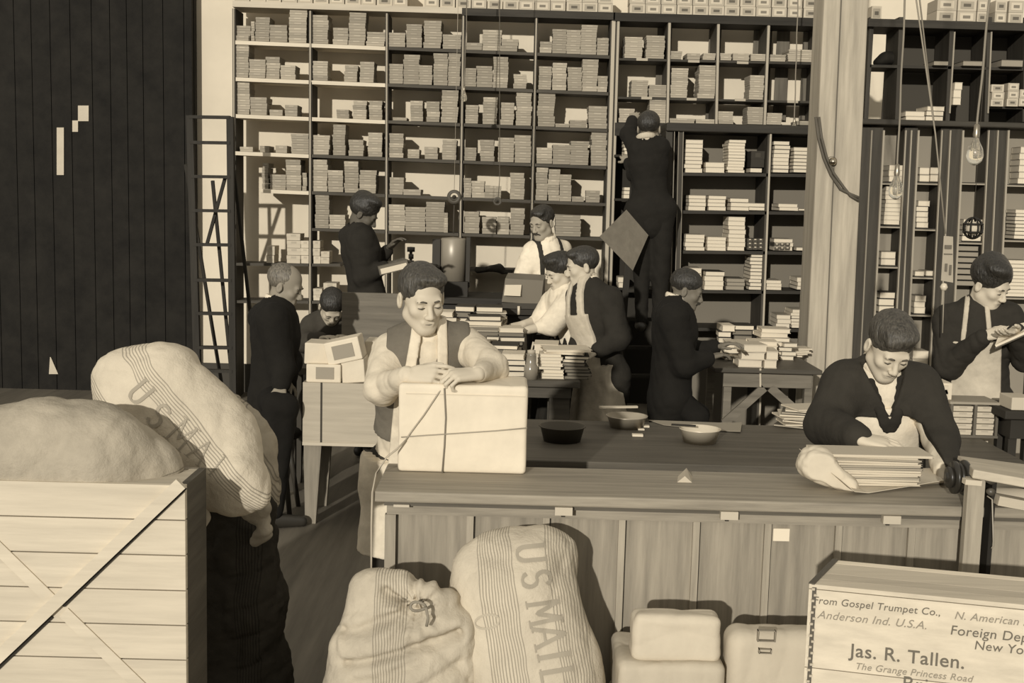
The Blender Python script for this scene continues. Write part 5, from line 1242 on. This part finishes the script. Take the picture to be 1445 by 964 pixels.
def person(label, J, head, outfit, hair, skin=.50, hres=.004, cres=.0065, group=None, scale=1.0, hands=None, name='person', sit=False, wr=.006, tr=1.0):
    """J: world joints neck, pelvis, shL, elL, wrL, shR, elR, wrR (L/R = image left/right), optional knL, anL..."""
    neck, pel, shL, shR = J['neck'], J['pelvis'], J['shL'], J['shR']
    up = (neck-pel).normalized(); lat = (shR-shL); lat = (lat-up*lat.dot(up)).normalized(); fw = lat.cross(up)
    if fw.dot(head['fw'] if 'fw' in head else Vector((0, -1, 0))) < 0: fw = -fw
    C = head['c']; R = head_frame(head['yaw'], head['pitch'], head.get('tilt', 0)); hs = head.get('s', 1.0)
    tl = (neck-pel).length; ch = pel+up*tl*.70; wa = pel+up*tl*.28
    hipL, hipR = pel-lat*.09, pel+lat*.09
    for k_, hp in (('L', hipL), ('R', hipR)):
        if 'kn'+k_ not in J:
            if sit: J['kn'+k_] = hp+fw*.40+Vector((0, 0, .02)); J['an'+k_] = Vector((J['kn'+k_].x, J['kn'+k_].y, .09))+fw*.02
            else:
                zk = max(.45, min(.52, hp.z*.53)); J['kn'+k_] = Vector((hp.x, hp.y, zk))+fw*.03; J['an'+k_] = Vector((hp.x, hp.y, .09))
    base = Vector((J['anL']+J['anR'])/2); base.z = 0
    root = empty(name, base, label, 'person', group)
    def torso(f, g, k=.05, arms=True, sleeves='full', hips=True):
        f.cap(pel, wa, .135*tr+g, .125*tr+g, k, fw, 1.35); f.cap(wa, ch, .125*tr+g, .150*tr+g, k, fw, 1.35); f.cap(ch, ch+up*tl*.12, .15*tr+g, .125*tr+g, k, fw, 1.4)
        f.cap(shL+lat*.02, shR-lat*.02, .055+g, .055+g, .05); f.cap(ch+up*tl*.2, neck, .07+g*.6, .052+g*.5, .05)
        if hips: f.cap(hipL, hipR, .088*tr+g, .088*tr+g, k, fw, 1.1)
        if arms:
            for s in 'LR':
                a, b, c = J['sh'+s], J['el'+s], J['wr'+s]
                f.cap(a, b, .050+g, .042+g, .035); f.cap(b, b+(c-b)*(.93 if sleeves == 'full' else sleeves), .041+g, .029+g*.65, .025)
    def legs(f, g, to=1.0):
        for s in 'LR':
            hp = hipL if s == 'L' else hipR; kn, an = J['kn'+s], J['an'+s]
            f.cap(hp, kn, .082+g, .056+g, .04); f.cap(kn, an, .054+g, .036+g, .03)
    # continuous body
    f = Fld(); torso(f, -.012, .04); legs(f, -.012)
    for s in 'LR':
        f.cap(J['el'+s], J['wr'+s], .034, .0235, .02)
        an = J['an'+s]; f.cap(an+Vector((0, 0, -.04)), an+fw*.12+Vector((0, 0, -.05)), .03, .022, .02)
    T = lambda x, y, z: C+R @ Vector((x, y, z))*hs
    f.cap(T(0, -.02, -.045), neck-up*.02, .050, .056, .03)
    head_prims(f, C, R, hs)
    hd = hands or {}
    for s in 'LR':
        w = J['wr'+s]; e = J['el'+s]; h = hd.get(s, {})
        d = h.get('d', (w-e).normalized()); n = h.get('n', Vector((0, 0, 1))); sd = h.get('s', lat*(1 if s == 'L' else -1)+Vector((0, 0, .3)))
        hand_prims(f, w, d, n, sd, h.get('curl', .6), h.get('sc', 1.0), fc=h.get('fc'), thumb_out=h.get('thumb', .7))
    fmesh('body', f.mesh(hres, pad=.012), base, mat(skin, .6, key='skin'), root)
    hm = fmesh('hair', hair_mesh(C, R, hs, hair[0], max(hres, .004)), base, mat(hair[1], .45, 'hair'), root)
    # small facial features
    fm = mat(head.get('brow', .07), .7); 
    for q in (-1, 1): MB().tube([T(q*.014, .0945, .0215), T(q*.028, .0955, .026), T(q*.046, .084, .021)], [.003*hs, .0038*hs, .002*hs], 6).build('eyebrow', fm, root)
    for q in (-1, 1): MB().tube([T(q*.018, .0885, .000), T(q*.031, .0915, -.002 if head['pitch'] > 12 else .001), T(q*.043, .0855, -.001)], [.0012*hs, .0026*hs, .0012*hs], 6).build('eyelid', mat(.06, .5), root)
    MB().tube([T(-.021, .0885, -.0635), T(0, .094, -.0632), T(.021, .0885, -.0635)], [.001*hs, .0018*hs, .001*hs], 6).build('mouth', mat(.16, .6), root)
    if head.get('moustache'):
        g_ = Fld(); g_.cap(T(0, .099, -.047), T(-.032, .086, -.060), .008, .004, .008).cap(T(0, .099, -.047), T(.032, .086, -.060), .008, .004, .008); fmesh('moustache', g_.mesh(.003, pad=.01), base, mat(.04, .8, 'hair'), root)
    nz = lambda F, X, Y, Z, a=wr: F+wrinkle(X, Y, Z, a, 22, 17, 4, True)+wrinkle(X, Y, Z, a*.5, 9, 3, 3)
    def lc(X, Y, Z, o):  # local coordinates: lateral, forward, up
        dx, dy, dz = X-o.x, Y-o.y, Z-o.z
        return dx*lat.x+dy*lat.y+dz*lat.z, dx*fw.x+dy*fw.y+dz*fw.z, dx*up.x+dy*up.y+dz*up.z
    ntop = tl
    for item in outfit:
        k = item[0]; v = item[1]; o = item[2] if len(item) > 2 else {}
        f = Fld()
        if k == 'trousers':
            legs(f, .006); f.cap(hipL, hipR, .102, .102, .04, fw, 1.1); f.cap(pel, wa, .14, .13, .04, fw, 1.35)
            V = f.mesh(cres*1.4, lambda F, X, Y, Z: np.maximum(nz(F, X, Y, Z), .055-Z) if not sit else nz(F, X, Y, Z)); fmesh('trousers', V, base, mat(v, .9, 'cloth'), root)
            for s in 'LR':
                an = J['an'+s]; g_ = Fld(); g_.cap(an+Vector((0, 0, -.045))-fw*.02, an+fw*.15+Vector((0, 0, -.055)), .042, .034, .02)
                fmesh('shoe', g_.mesh(.01, lambda F, X, Y, Z: np.maximum(F, .004-Z)), base, mat(.03, .4), root)
        elif k == 'skirt':
            f.cap(wa-up*.02, Vector((pel.x, pel.y, .35)), .135, .24, .04, fw, 1.1); V = f.mesh(cres*1.5, lambda F, X, Y, Z: np.maximum(F+.012*np.sin(np.arctan2(Y-pel.y, X-pel.x)*14), .06-Z)); fmesh('skirt', V, base, mat(v, .9, 'cloth'), root)
            for s in 'LR':
                an = J['an'+s]; g_ = Fld(); g_.cap(an+Vector((0, 0, -.045))-fw*.02, an+fw*.13+Vector((0, 0, -.055)), .038, .03, .02); fmesh('shoe', g_.mesh(.01), base, mat(.03, .4), root)
        elif k in ('shirt', 'vest', 'jacket'):
            g = {'shirt': .004, 'vest': .016, 'jacket': .024}[k]; g = o.get('g', g)
            torso(f, g, arms=k != 'vest', sleeves=o.get('sleeve', .93 if k != 'jacket' else .90), hips=k != 'shirt' or True)
            if k == 'shirt' and 'puff' in o:
                for s in 'LR': f.cap(J['sh'+s]*.6+J['el'+s]*.4, J['el'+s], .05+o['puff'], .045+o['puff'], .04)
            if k == 'jacket': f.cap(pel, pel-up*.10, .135*tr+g*.6, .14*tr+g*.6, .04, fw, 1.25)
            vtop = o.get('v', None); vw = o.get('vw', .5); gap = o.get('gap', 0)
            def post(F, X, Y, Z, k=k, vtop=vtop, vw=vw, gap=gap):
                F = nz(F, X, Y, Z, wr*(1.2 if k == 'shirt' else .9))
                a, b, c = lc(X, Y, Z, pel)
                if 'low' in o:
                    lt, lw = o['low']; F = np.maximum(F, -np.maximum(np.maximum(np.abs(a+.01)-lw-(lt*tl-c)*.12, c-lt*tl), -b+.02))
                if vtop is not None:
                    cut = np.abs(a)-np.maximum((c-vtop*tl)*vw, gap); reg = np.maximum(cut, -b+.02)
                    F = np.maximum(F, -reg)
                if k == 'vest':   # arm holes
                    F = np.maximum(F, np.abs(a)-np.where(c > tl*.55, .150, .30)); F = np.maximum(F, tl*.30-c)
                if k in ('vest', 'jacket'): # opening for the neck
                    n_ = np.sqrt((X-neck.x)**2+(Y-neck.y)**2+((Z-neck.z)*.7)**2)-.070; F = np.maximum(F, -n_)
                return F
            V = f.mesh(cres, post); fmesh({'shirt': o.get('name', 'shirt')}.get(k, k), V, base, mat(v, .9, 'cloth', key=k), root)
            if k == 'shirt' and o.get('collar', True):
                cb = MB(); pts = []
                for i in range(17):
                    a = math.radians(-70+320*i/16-0)+math.pi/2
                    pts.append(neck+up*.028+(lat*math.cos(a+.0)*.058+fw*math.sin(a)*-.058)*1.0)
                g_ = Fld()
                for i in range(24):
                    a0, a1 = 2*math.pi*i/24, 2*math.pi*(i+1)/24
                    if abs(math.sin(a0)-1) < .02: continue
                    p0 = neck+up*(.030-.016*math.sin(a0))+lat*math.cos(a0)*.062+fw*math.sin(a0)*.062; p1 = neck+up*(.030-.016*math.sin(a1))+lat*math.cos(a1)*.062+fw*math.sin(a1)*.062
                    g_.cap(p0, p1, .011, .011, .006, up, .55)
                for q in (-1, 1): g_.cap(neck+up*.01+fw*.068+lat*q*.008, neck-up*.035+fw*.072+lat*q*.028, .010, .006, .01)
                fmesh('collar', g_.mesh(.004, pad=.01), base, mat(o.get('cv', .72), .8), root)
        elif k == 'lapels':
            g_ = Fld(); vt, vw = o['v'], o['vw']
            for q in (-1, 1):
                for i in range(6):
                    t = i/6; t2 = (i+1)/6
                    c0 = vt*tl+(tl*.98-vt*tl)*t; c1 = vt*tl+(tl*.98-vt*tl)*t2
                    r0, r1 = (c0-vt*tl)*vw, (c1-vt*tl)*vw
                    dep = lambda c: (.125 if c < tl*.8 else .125-(c-tl*.8)*.55)
                    g_.cap(pel+up*c0+lat*q*(r0+.012)+fw*(dep(c0)+.016), pel+up*c1+lat*q*(r1+.012)+fw*(dep(c1)+.016), .016, .022, .012, fw, 2.6)
            fmesh('lapels', g_.mesh(.006, pad=.01), base, mat(v, .9, 'cloth'), root)
        elif k == 'apron':
            g = o.get('g', .034); bw, bt, bot, hw = o.get('bw', .13), o.get('top', .72), o.get('bot', .62), o.get('hw', .2)
            torso(f, g, arms=False); f.cap(pel, Vector((pel.x, pel.y, max(bot-.02, .2)))+fw*.02, .145+g, .165+g, .05, fw, 1.25)
            st = o.get('strap', .05); sw = o.get('sw', .022)
            def post(F, X, Y, Z):
                F = nz(F, X, Y, Z, wr*.6)+.010*np.sin((X*lat.x+Y*lat.y)*38)*np.clip((pel.z-Z)/.2, 0, 1)
                a, b, c = lc(X, Y, Z, pel)
                bib = np.maximum(np.abs(a)-np.where(c > tl*.15, bw, hw), c-bt*tl)
                strap = np.maximum(np.abs(np.abs(a)-(st+(tl-c)*.10))-sw, -c+bt*tl-.01)
                reg = np.minimum(bib, strap); F = np.maximum(F, reg); F = np.maximum(F, -b+.01*0+np.where(c > bt*tl, -.05, .0)+.0)
                n_ = np.sqrt((X-neck.x)**2+(Y-neck.y)**2+((Z-neck.z)*.6)**2)-.066; F = np.maximum(F, -n_)
                return np.maximum(F, bot-Z)
            V = f.mesh(cres, post); fmesh('apron', V, base, mat(v, .9, 'cloth', key='apron'), root)
        elif k == 'suspenders':
            torso(f, .013, arms=False)
            def post(F, X, Y, Z):
                a, b, c = lc(X, Y, Z, pel); n_ = np.sqrt((X-neck.x)**2+(Y-neck.y)**2+((Z-neck.z)*.6)**2)-.066
                return np.maximum(np.maximum(F, np.abs(np.abs(a)-(.085))-.016), np.maximum(-c+.1*tl, -n_))
            fmesh('suspenders', f.mesh(cres, post), base, mat(v, .8), root)
        elif k == 'tie':
            f.cap(neck-up*.02+fw*.075, neck-up*.05+fw*.09, .012, .014, .01); f.cap(neck-up*.05+fw*.092, neck-up*.26+fw*.12, .012, .022, .01, fw, 2)
            fmesh('tie', f.mesh(.005, pad=.01), base, mat(v, .7), root)
    return root
V3_ = Vector
# --- 1: man tying the parcel ---
Ym = 4.42
person('man in vest and white apron tying the big parcel, sleeves pale, head bowed',
    dict(neck=P(604, 474, Ym-.02), pelvis=P(584, 668, Ym+.12), shL=P(548, 497, Ym), shR=P(658, 486, Ym+.02), elL=P(538, 549, Ym-.16), wrL=P(578, 530, Ym-.33), elR=P(693, 519, Ym-.16), wrR=P(674, 528, Ym-.34)),
    dict(c=P(595, 422, Ym-.09), yaw=24, pitch=16, tilt=3, s=1.0, brow=.10),
    [('trousers', .04), ('shirt', .62, dict(puff=.004)), ('vest', .15, dict(v=.68, vw=.26, g=.026)), ('apron', .70, dict(bw=.105, top=.74, bot=.50, hw=.21, st=.070, sw=.019, g=.038))],
    ('side', .045), skin=.56, hres=.0038,
    hands=dict(L=dict(d=V3_((.93, -.25, .15)), n=V3_((.1, -.75, .6)), s=V3_((.1, .3, .9)), curl=1.0, fc=(.6, .85, 1.1, 1.2), thumb=.5), R=dict(d=V3_((-.88, -.4, .0)), n=V3_((-.2, -.45, .85)), s=V3_((-.2, .8, .4)), curl=1.5, thumb=.5)))
# --- 2: clerk leaning over the magazines ---
Yb2 = 4.55
person('clerk in dark jacket and white apron leaning over the magazine stack',
    dict(neck=P(1243, 522, Yb2+.02), pelvis=P(1240, 735, Yb2+.22), shL=P(1192, 543, Yb2+.02), shR=P(1296, 548, Yb2+.02), elL=P(1166, 600, Yb2-.08), wrL=P(1214, 620, Yb2-.40), elR=P(1322, 620, Yb2-.12), wrR=P(1332, 668, Yb2-.36)),
    dict(c=P(1254, 490, Yb2-.10), yaw=6, pitch=36, tilt=-4, s=1.0, brow=.10),
    [('trousers', .03), ('shirt', .70), ('apron', .74, dict(g=.026, bw=.17, top=.84, bot=.5, hw=.21, sw=0.0)), ('jacket', .035, dict(v=.80, vw=.45, g=.036, low=(.80, .115))), ('lapels', .026, dict(v=.73, vw=.28))],
    ('front', .05), skin=.56, hres=.0038, wr=.004,
    hands=dict(L=dict(d=V3_((.95, -.15, -.10)), n=V3_((.1, -.35, .9)), s=V3_((.2, .8, .1)), curl=.45), R=dict(d=V3_((.05, -.5, -.6)), n=V3_((.5, -.6, .5)), s=V3_((-.7, -.3, 0)), curl=.9)))
# --- 3: standing man reading at the right ---
Yr = 6.2
person('standing man in dark sweater and long apron writing in open book at right',
    dict(neck=P(1378, 434, Yr), pelvis=P(1376, 572, Yr+.03), shL=P(1338, 452, Yr+.06), shR=P(1424, 448, Yr-.04), elL=P(1338, 516, Yr-.02), wrL=P(1390, 474, Yr-.22), elR=P(1448, 506, Yr-.12), wrR=P(1432, 466, Yr-.30)),
    dict(c=P(1396, 402, Yr-.06), yaw=38, pitch=26, tilt=6, s=1.0, brow=.05),
    [('trousers', .03), ('shirt', .03, dict(name='sweater', collar=False, g=.018)), ('apron', .50, dict(bw=.12, top=.70, bot=.40, hw=.20, g=.030, st=.045, sw=.012))],
    ('bushy', .022), skin=.54, hres=.0045,
    hands=dict(L=dict(d=V3_((.75, -.35, .25)), n=V3_((-.1, -.6, .7)), s=V3_((.1, -.5, .6)), curl=1.0), R=dict(d=V3_((-.5, -.5, -.1)), n=V3_((.2, -.2, -.9)), s=V3_((-.3, -.8, .1)), curl=.4)))
a, b, c, d = P(1404, 487, Yr-.36), P(1460, 462, Yr-.40), P(1460, 452, Yr-.2), P(1414, 462, Yr-.2)
ob = empty('open_ledger', a, 'open white paged book held by the standing man at right', 'book')
n_ = (b-a).cross(d-a).normalized()*.012
MB().hexa([a-n_, b-n_, c-n_, d-n_, a, b, c, d]).build('pages', mat(.72, .85, 'paper'), ob); e_ = (b-a)*.03
MB().hexa([a-n_*1.6-e_, b-n_*1.6+e_, c-n_*1.6+e_, d-n_*1.6-e_, a-n_-e_, b-n_+e_, c-n_+e_, d-n_-e_]).build('cover', mat(.1, .6), ob)
# --- 4: dark standing man at the back left, sorting cards ---
Y4 = 8.3
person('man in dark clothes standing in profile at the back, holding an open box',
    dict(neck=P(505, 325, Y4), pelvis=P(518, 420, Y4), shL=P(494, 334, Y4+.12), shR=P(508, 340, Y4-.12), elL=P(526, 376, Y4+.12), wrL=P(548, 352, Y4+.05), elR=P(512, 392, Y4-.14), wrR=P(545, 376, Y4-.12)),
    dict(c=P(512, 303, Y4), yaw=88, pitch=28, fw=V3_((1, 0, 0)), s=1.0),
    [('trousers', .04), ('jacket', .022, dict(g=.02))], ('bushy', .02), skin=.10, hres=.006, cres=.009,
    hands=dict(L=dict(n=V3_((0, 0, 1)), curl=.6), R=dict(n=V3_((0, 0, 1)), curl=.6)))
a = P(545, 378, Y4-.1); ob = empty('card_box', a, 'small open box with white side held by the dark standing man', 'box'); ob.rotation_euler = (0, -.25, .2)
me = MB().box(-.06, .14, -.12, .12, -.03, .03); m__ = bpy.data.meshes.new('box_body'); m__.from_pydata([tuple(v) for v in me.v], [], me.f); link('box_body', m__, mat(.14, .7), ob)
me = MB().box(-.05, .13, -.125, -.119, -.024, .012); m__ = bpy.data.meshes.new('white_side'); m__.from_pydata([tuple(v) for v in me.v], [], me.f); link('white_side', m__, mat(.65, .8), ob)
# --- 5: seated older man in profile at left ---
Y5 = 6.85
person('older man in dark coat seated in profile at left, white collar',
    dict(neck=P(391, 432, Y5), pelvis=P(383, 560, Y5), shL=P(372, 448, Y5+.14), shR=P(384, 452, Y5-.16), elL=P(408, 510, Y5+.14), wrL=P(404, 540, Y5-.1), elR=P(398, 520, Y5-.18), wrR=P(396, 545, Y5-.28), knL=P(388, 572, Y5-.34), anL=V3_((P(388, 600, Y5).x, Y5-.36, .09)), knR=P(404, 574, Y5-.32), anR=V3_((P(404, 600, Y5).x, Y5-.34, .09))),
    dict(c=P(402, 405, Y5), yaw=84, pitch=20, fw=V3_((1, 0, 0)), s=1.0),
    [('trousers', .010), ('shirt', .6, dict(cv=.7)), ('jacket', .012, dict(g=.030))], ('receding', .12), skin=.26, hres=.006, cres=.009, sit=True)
c = P(383, 585, Y5); zs_ = P(383, 560, Y5).z-.2
st = empty('stool', Vector((c.x, Y5, 0)), 'dark wooden stool under the seated older man', 'stool')
MB().lathe(Vector((c.x, Y5, zs_-.03)), [(0, 0), (.17, 0), (.175, .02), (.165, .035), (0, .035)], 28).build('seat', mat(.05, .5, 'wood'), st)
for i in range(4):
    a = math.pi/4+i*math.pi/2; MB().tube([Vector((c.x+.11*math.cos(a), Y5+.11*math.sin(a), zs_-.03)), Vector((c.x+.19*math.cos(a), Y5+.19*math.sin(a), 0))], [.018, .014], 8).build('leg', mat(.05, .5, 'wood', 'z'), st)
# --- 6: head bowed at the writing desk ---
Y6 = 8.0
person('dark-haired person bent low over the writing desk behind the seated man',
    dict(neck=P(466, 452, Y6+.02), pelvis=P(452, 535, Y6+.12), shL=P(440, 462, Y6), shR=P(490, 466, Y6), elL=P(430, 484, Y6-.15), wrL=P(455, 478, Y6-.32), elR=P(504, 484, Y6-.15), wrR=P(490, 478, Y6-.3)),
    dict(c=P(468, 434, Y6-.09), yaw=15, pitch=48, s=.98),
    [('trousers', .03), ('jacket', .05, dict(g=.02))], ('short', .02), skin=.46, hres=.006, cres=.009, sit=True)
# --- 7: moustached man in white shirt ---
Y7 = 8.78
person('moustached man in white shirt and dark suspenders standing behind the slope-topped box',
    dict(neck=P(771, 340, Y7), pelvis=P(775, 442, Y7+.02), shL=P(750, 354, Y7), shR=P(795, 352, Y7+.10), elL=P(737, 392, Y7-.10), wrL=P(744, 400, Y7-.2), elR=P(790, 402, Y7+.1), wrR=P(764, 408, Y7-.05)),
    dict(c=P(765, 315, Y7-.03), yaw=-38, pitch=18, s=1.0, moustache=True, brow=.04),
    [('trousers', .03), ('shirt', .74, dict(puff=.01)), ('suspenders', .03)], ('side', .025), skin=.34, hres=.0055, cres=.008)
# --- 8: woman in white blouse ---
Y8 = 8.0
person('woman in white blouse and dark skirt reaching over the sorting table',
    dict(neck=P(795, 410, Y8), pelvis=P(806, 500, Y8+.05), shL=P(784, 420, Y8+.12), shR=P(806, 425, Y8-.12), elL=P(766, 450, Y8+.08), wrL=P(738, 458, Y8-.02), elR=P(778, 458, Y8-.2), wrR=P(744, 466, Y8-.26)),
    dict(c=P(790, 385, Y8-.02), yaw=-62, pitch=22, fw=V3_((-1, -.4, 0)), s=.95),
    [('skirt', .02), ('shirt', .74, dict(puff=.025, sleeve=.5, name='blouse'))], ('woman', .022), skin=.52, hres=.0055, cres=.008,
    hands=dict(L=dict(curl=.3, n=V3_((0, -.6, .8))), R=dict(curl=.3, n=V3_((0, -.4, .9)))))
# --- 9: man in dark jacket and apron ---
Y9 = 7.5
person('man with combed dark hair in dark jacket and light apron, standing sideways by the woman',
    dict(neck=P(828, 402, Y9), pelvis=P(852, 530, Y9), shL=P(818, 418, Y9+.12), shR=P(860, 424, Y9-.12), elL=P(826, 468, Y9+.12), wrL=P(812, 488, Y9-.02), elR=P(872, 478, Y9-.2), wrR=P(842, 496, Y9-.26)),
    dict(c=P(822, 377, Y9-.0), yaw=-82, pitch=12, fw=V3_((-1, -.6, 0)), s=1.0),
    [('trousers', .03), ('shirt', .7, dict(cv=.72)), ('jacket', .025, dict(g=.026)), ('apron', .50, dict(g=.050, bw=.11, top=.72, bot=.42, hw=.17, st=.06, sw=.022))], ('side', .025), skin=.50, hres=.0055, cres=.008)
# --- 10: man on the ladder ---
Y10 = 9.0
lad = person('dark-clothed man on the ladder reaching up to a shelf pile',
    dict(neck=P(912, 200, Y10), pelvis=P(918, 296, Y10), shL=P(899, 212, Y10), shR=P(932, 208, Y10), elL=P(886, 190, Y10+.2), wrL=P(893, 168, Y10+.42), elR=P(896, 246, Y10+.12), wrR=P(886, 228, Y10+.30),
         knL=P(905, 372, Y10), anL=P(905, 452, Y10), knR=P(932, 385, Y10), anR=P(930, 466, Y10)),
    dict(c=P(916, 182, Y10+.02), yaw=165, pitch=-18, fw=V3_((0, 1, 0)), s=1.0),
    [('trousers', .015), ('shirt', .5, dict(cv=.5)), ('jacket', .014, dict(g=.016))], ('short', .02), skin=.30, hres=.006, cres=.009, tr=.80,
    hands=dict(L=dict(curl=.5, n=V3_((0, 0, 1))), R=dict(curl=.5, n=V3_((0, -1, 0)))))
# hanging cloth (apron tail) beside him
mb = MB(); a, b, c, d = P(884, 296, 8.86), P(915, 332, 8.88), P(893, 382, 8.7), P(846, 334, 8.7); t = V3_((0, .012, 0))
mb.hexa([d, c, c+t, d+t, a, b, b+t, a+t]); mb.build('apron_tail', mat(.16, .9, 'cloth'), lad)
# --- 11: seated dark man in profile ---
Y11 = 7.35
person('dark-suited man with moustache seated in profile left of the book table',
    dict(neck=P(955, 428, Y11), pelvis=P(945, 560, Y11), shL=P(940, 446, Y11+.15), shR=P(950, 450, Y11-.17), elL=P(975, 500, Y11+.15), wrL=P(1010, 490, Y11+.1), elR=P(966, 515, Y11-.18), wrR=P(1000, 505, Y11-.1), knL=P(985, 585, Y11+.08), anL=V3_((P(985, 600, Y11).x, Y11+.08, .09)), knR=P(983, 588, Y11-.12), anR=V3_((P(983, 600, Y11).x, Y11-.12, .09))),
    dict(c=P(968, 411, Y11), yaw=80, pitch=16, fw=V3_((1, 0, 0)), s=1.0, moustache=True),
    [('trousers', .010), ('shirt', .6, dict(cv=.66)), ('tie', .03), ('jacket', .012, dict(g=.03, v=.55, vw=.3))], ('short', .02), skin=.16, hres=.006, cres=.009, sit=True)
c = P(945, 560, Y11); zs_ = c.z-.2
st = empty('stool', Vector((c.x, Y11, 0)), 'dark stool under the seated dark-suited man', 'stool')
MB().lathe(Vector((c.x, Y11, zs_-.03)), [(0, 0), (.17, 0), (.175, .02), (.165, .035), (0, .035)], 28).build('seat', mat(.04, .5, 'wood'), st)
for i in range(4):
    a = math.pi/4+i*math.pi/2; MB().tube([Vector((c.x+.11*math.cos(a), Y11+.11*math.sin(a), zs_-.03)), Vector((c.x+.19*math.cos(a), Y11+.19*math.sin(a), 0))], [.018, .014], 8).build('leg', mat(.04, .5, 'wood', 'z'), st)
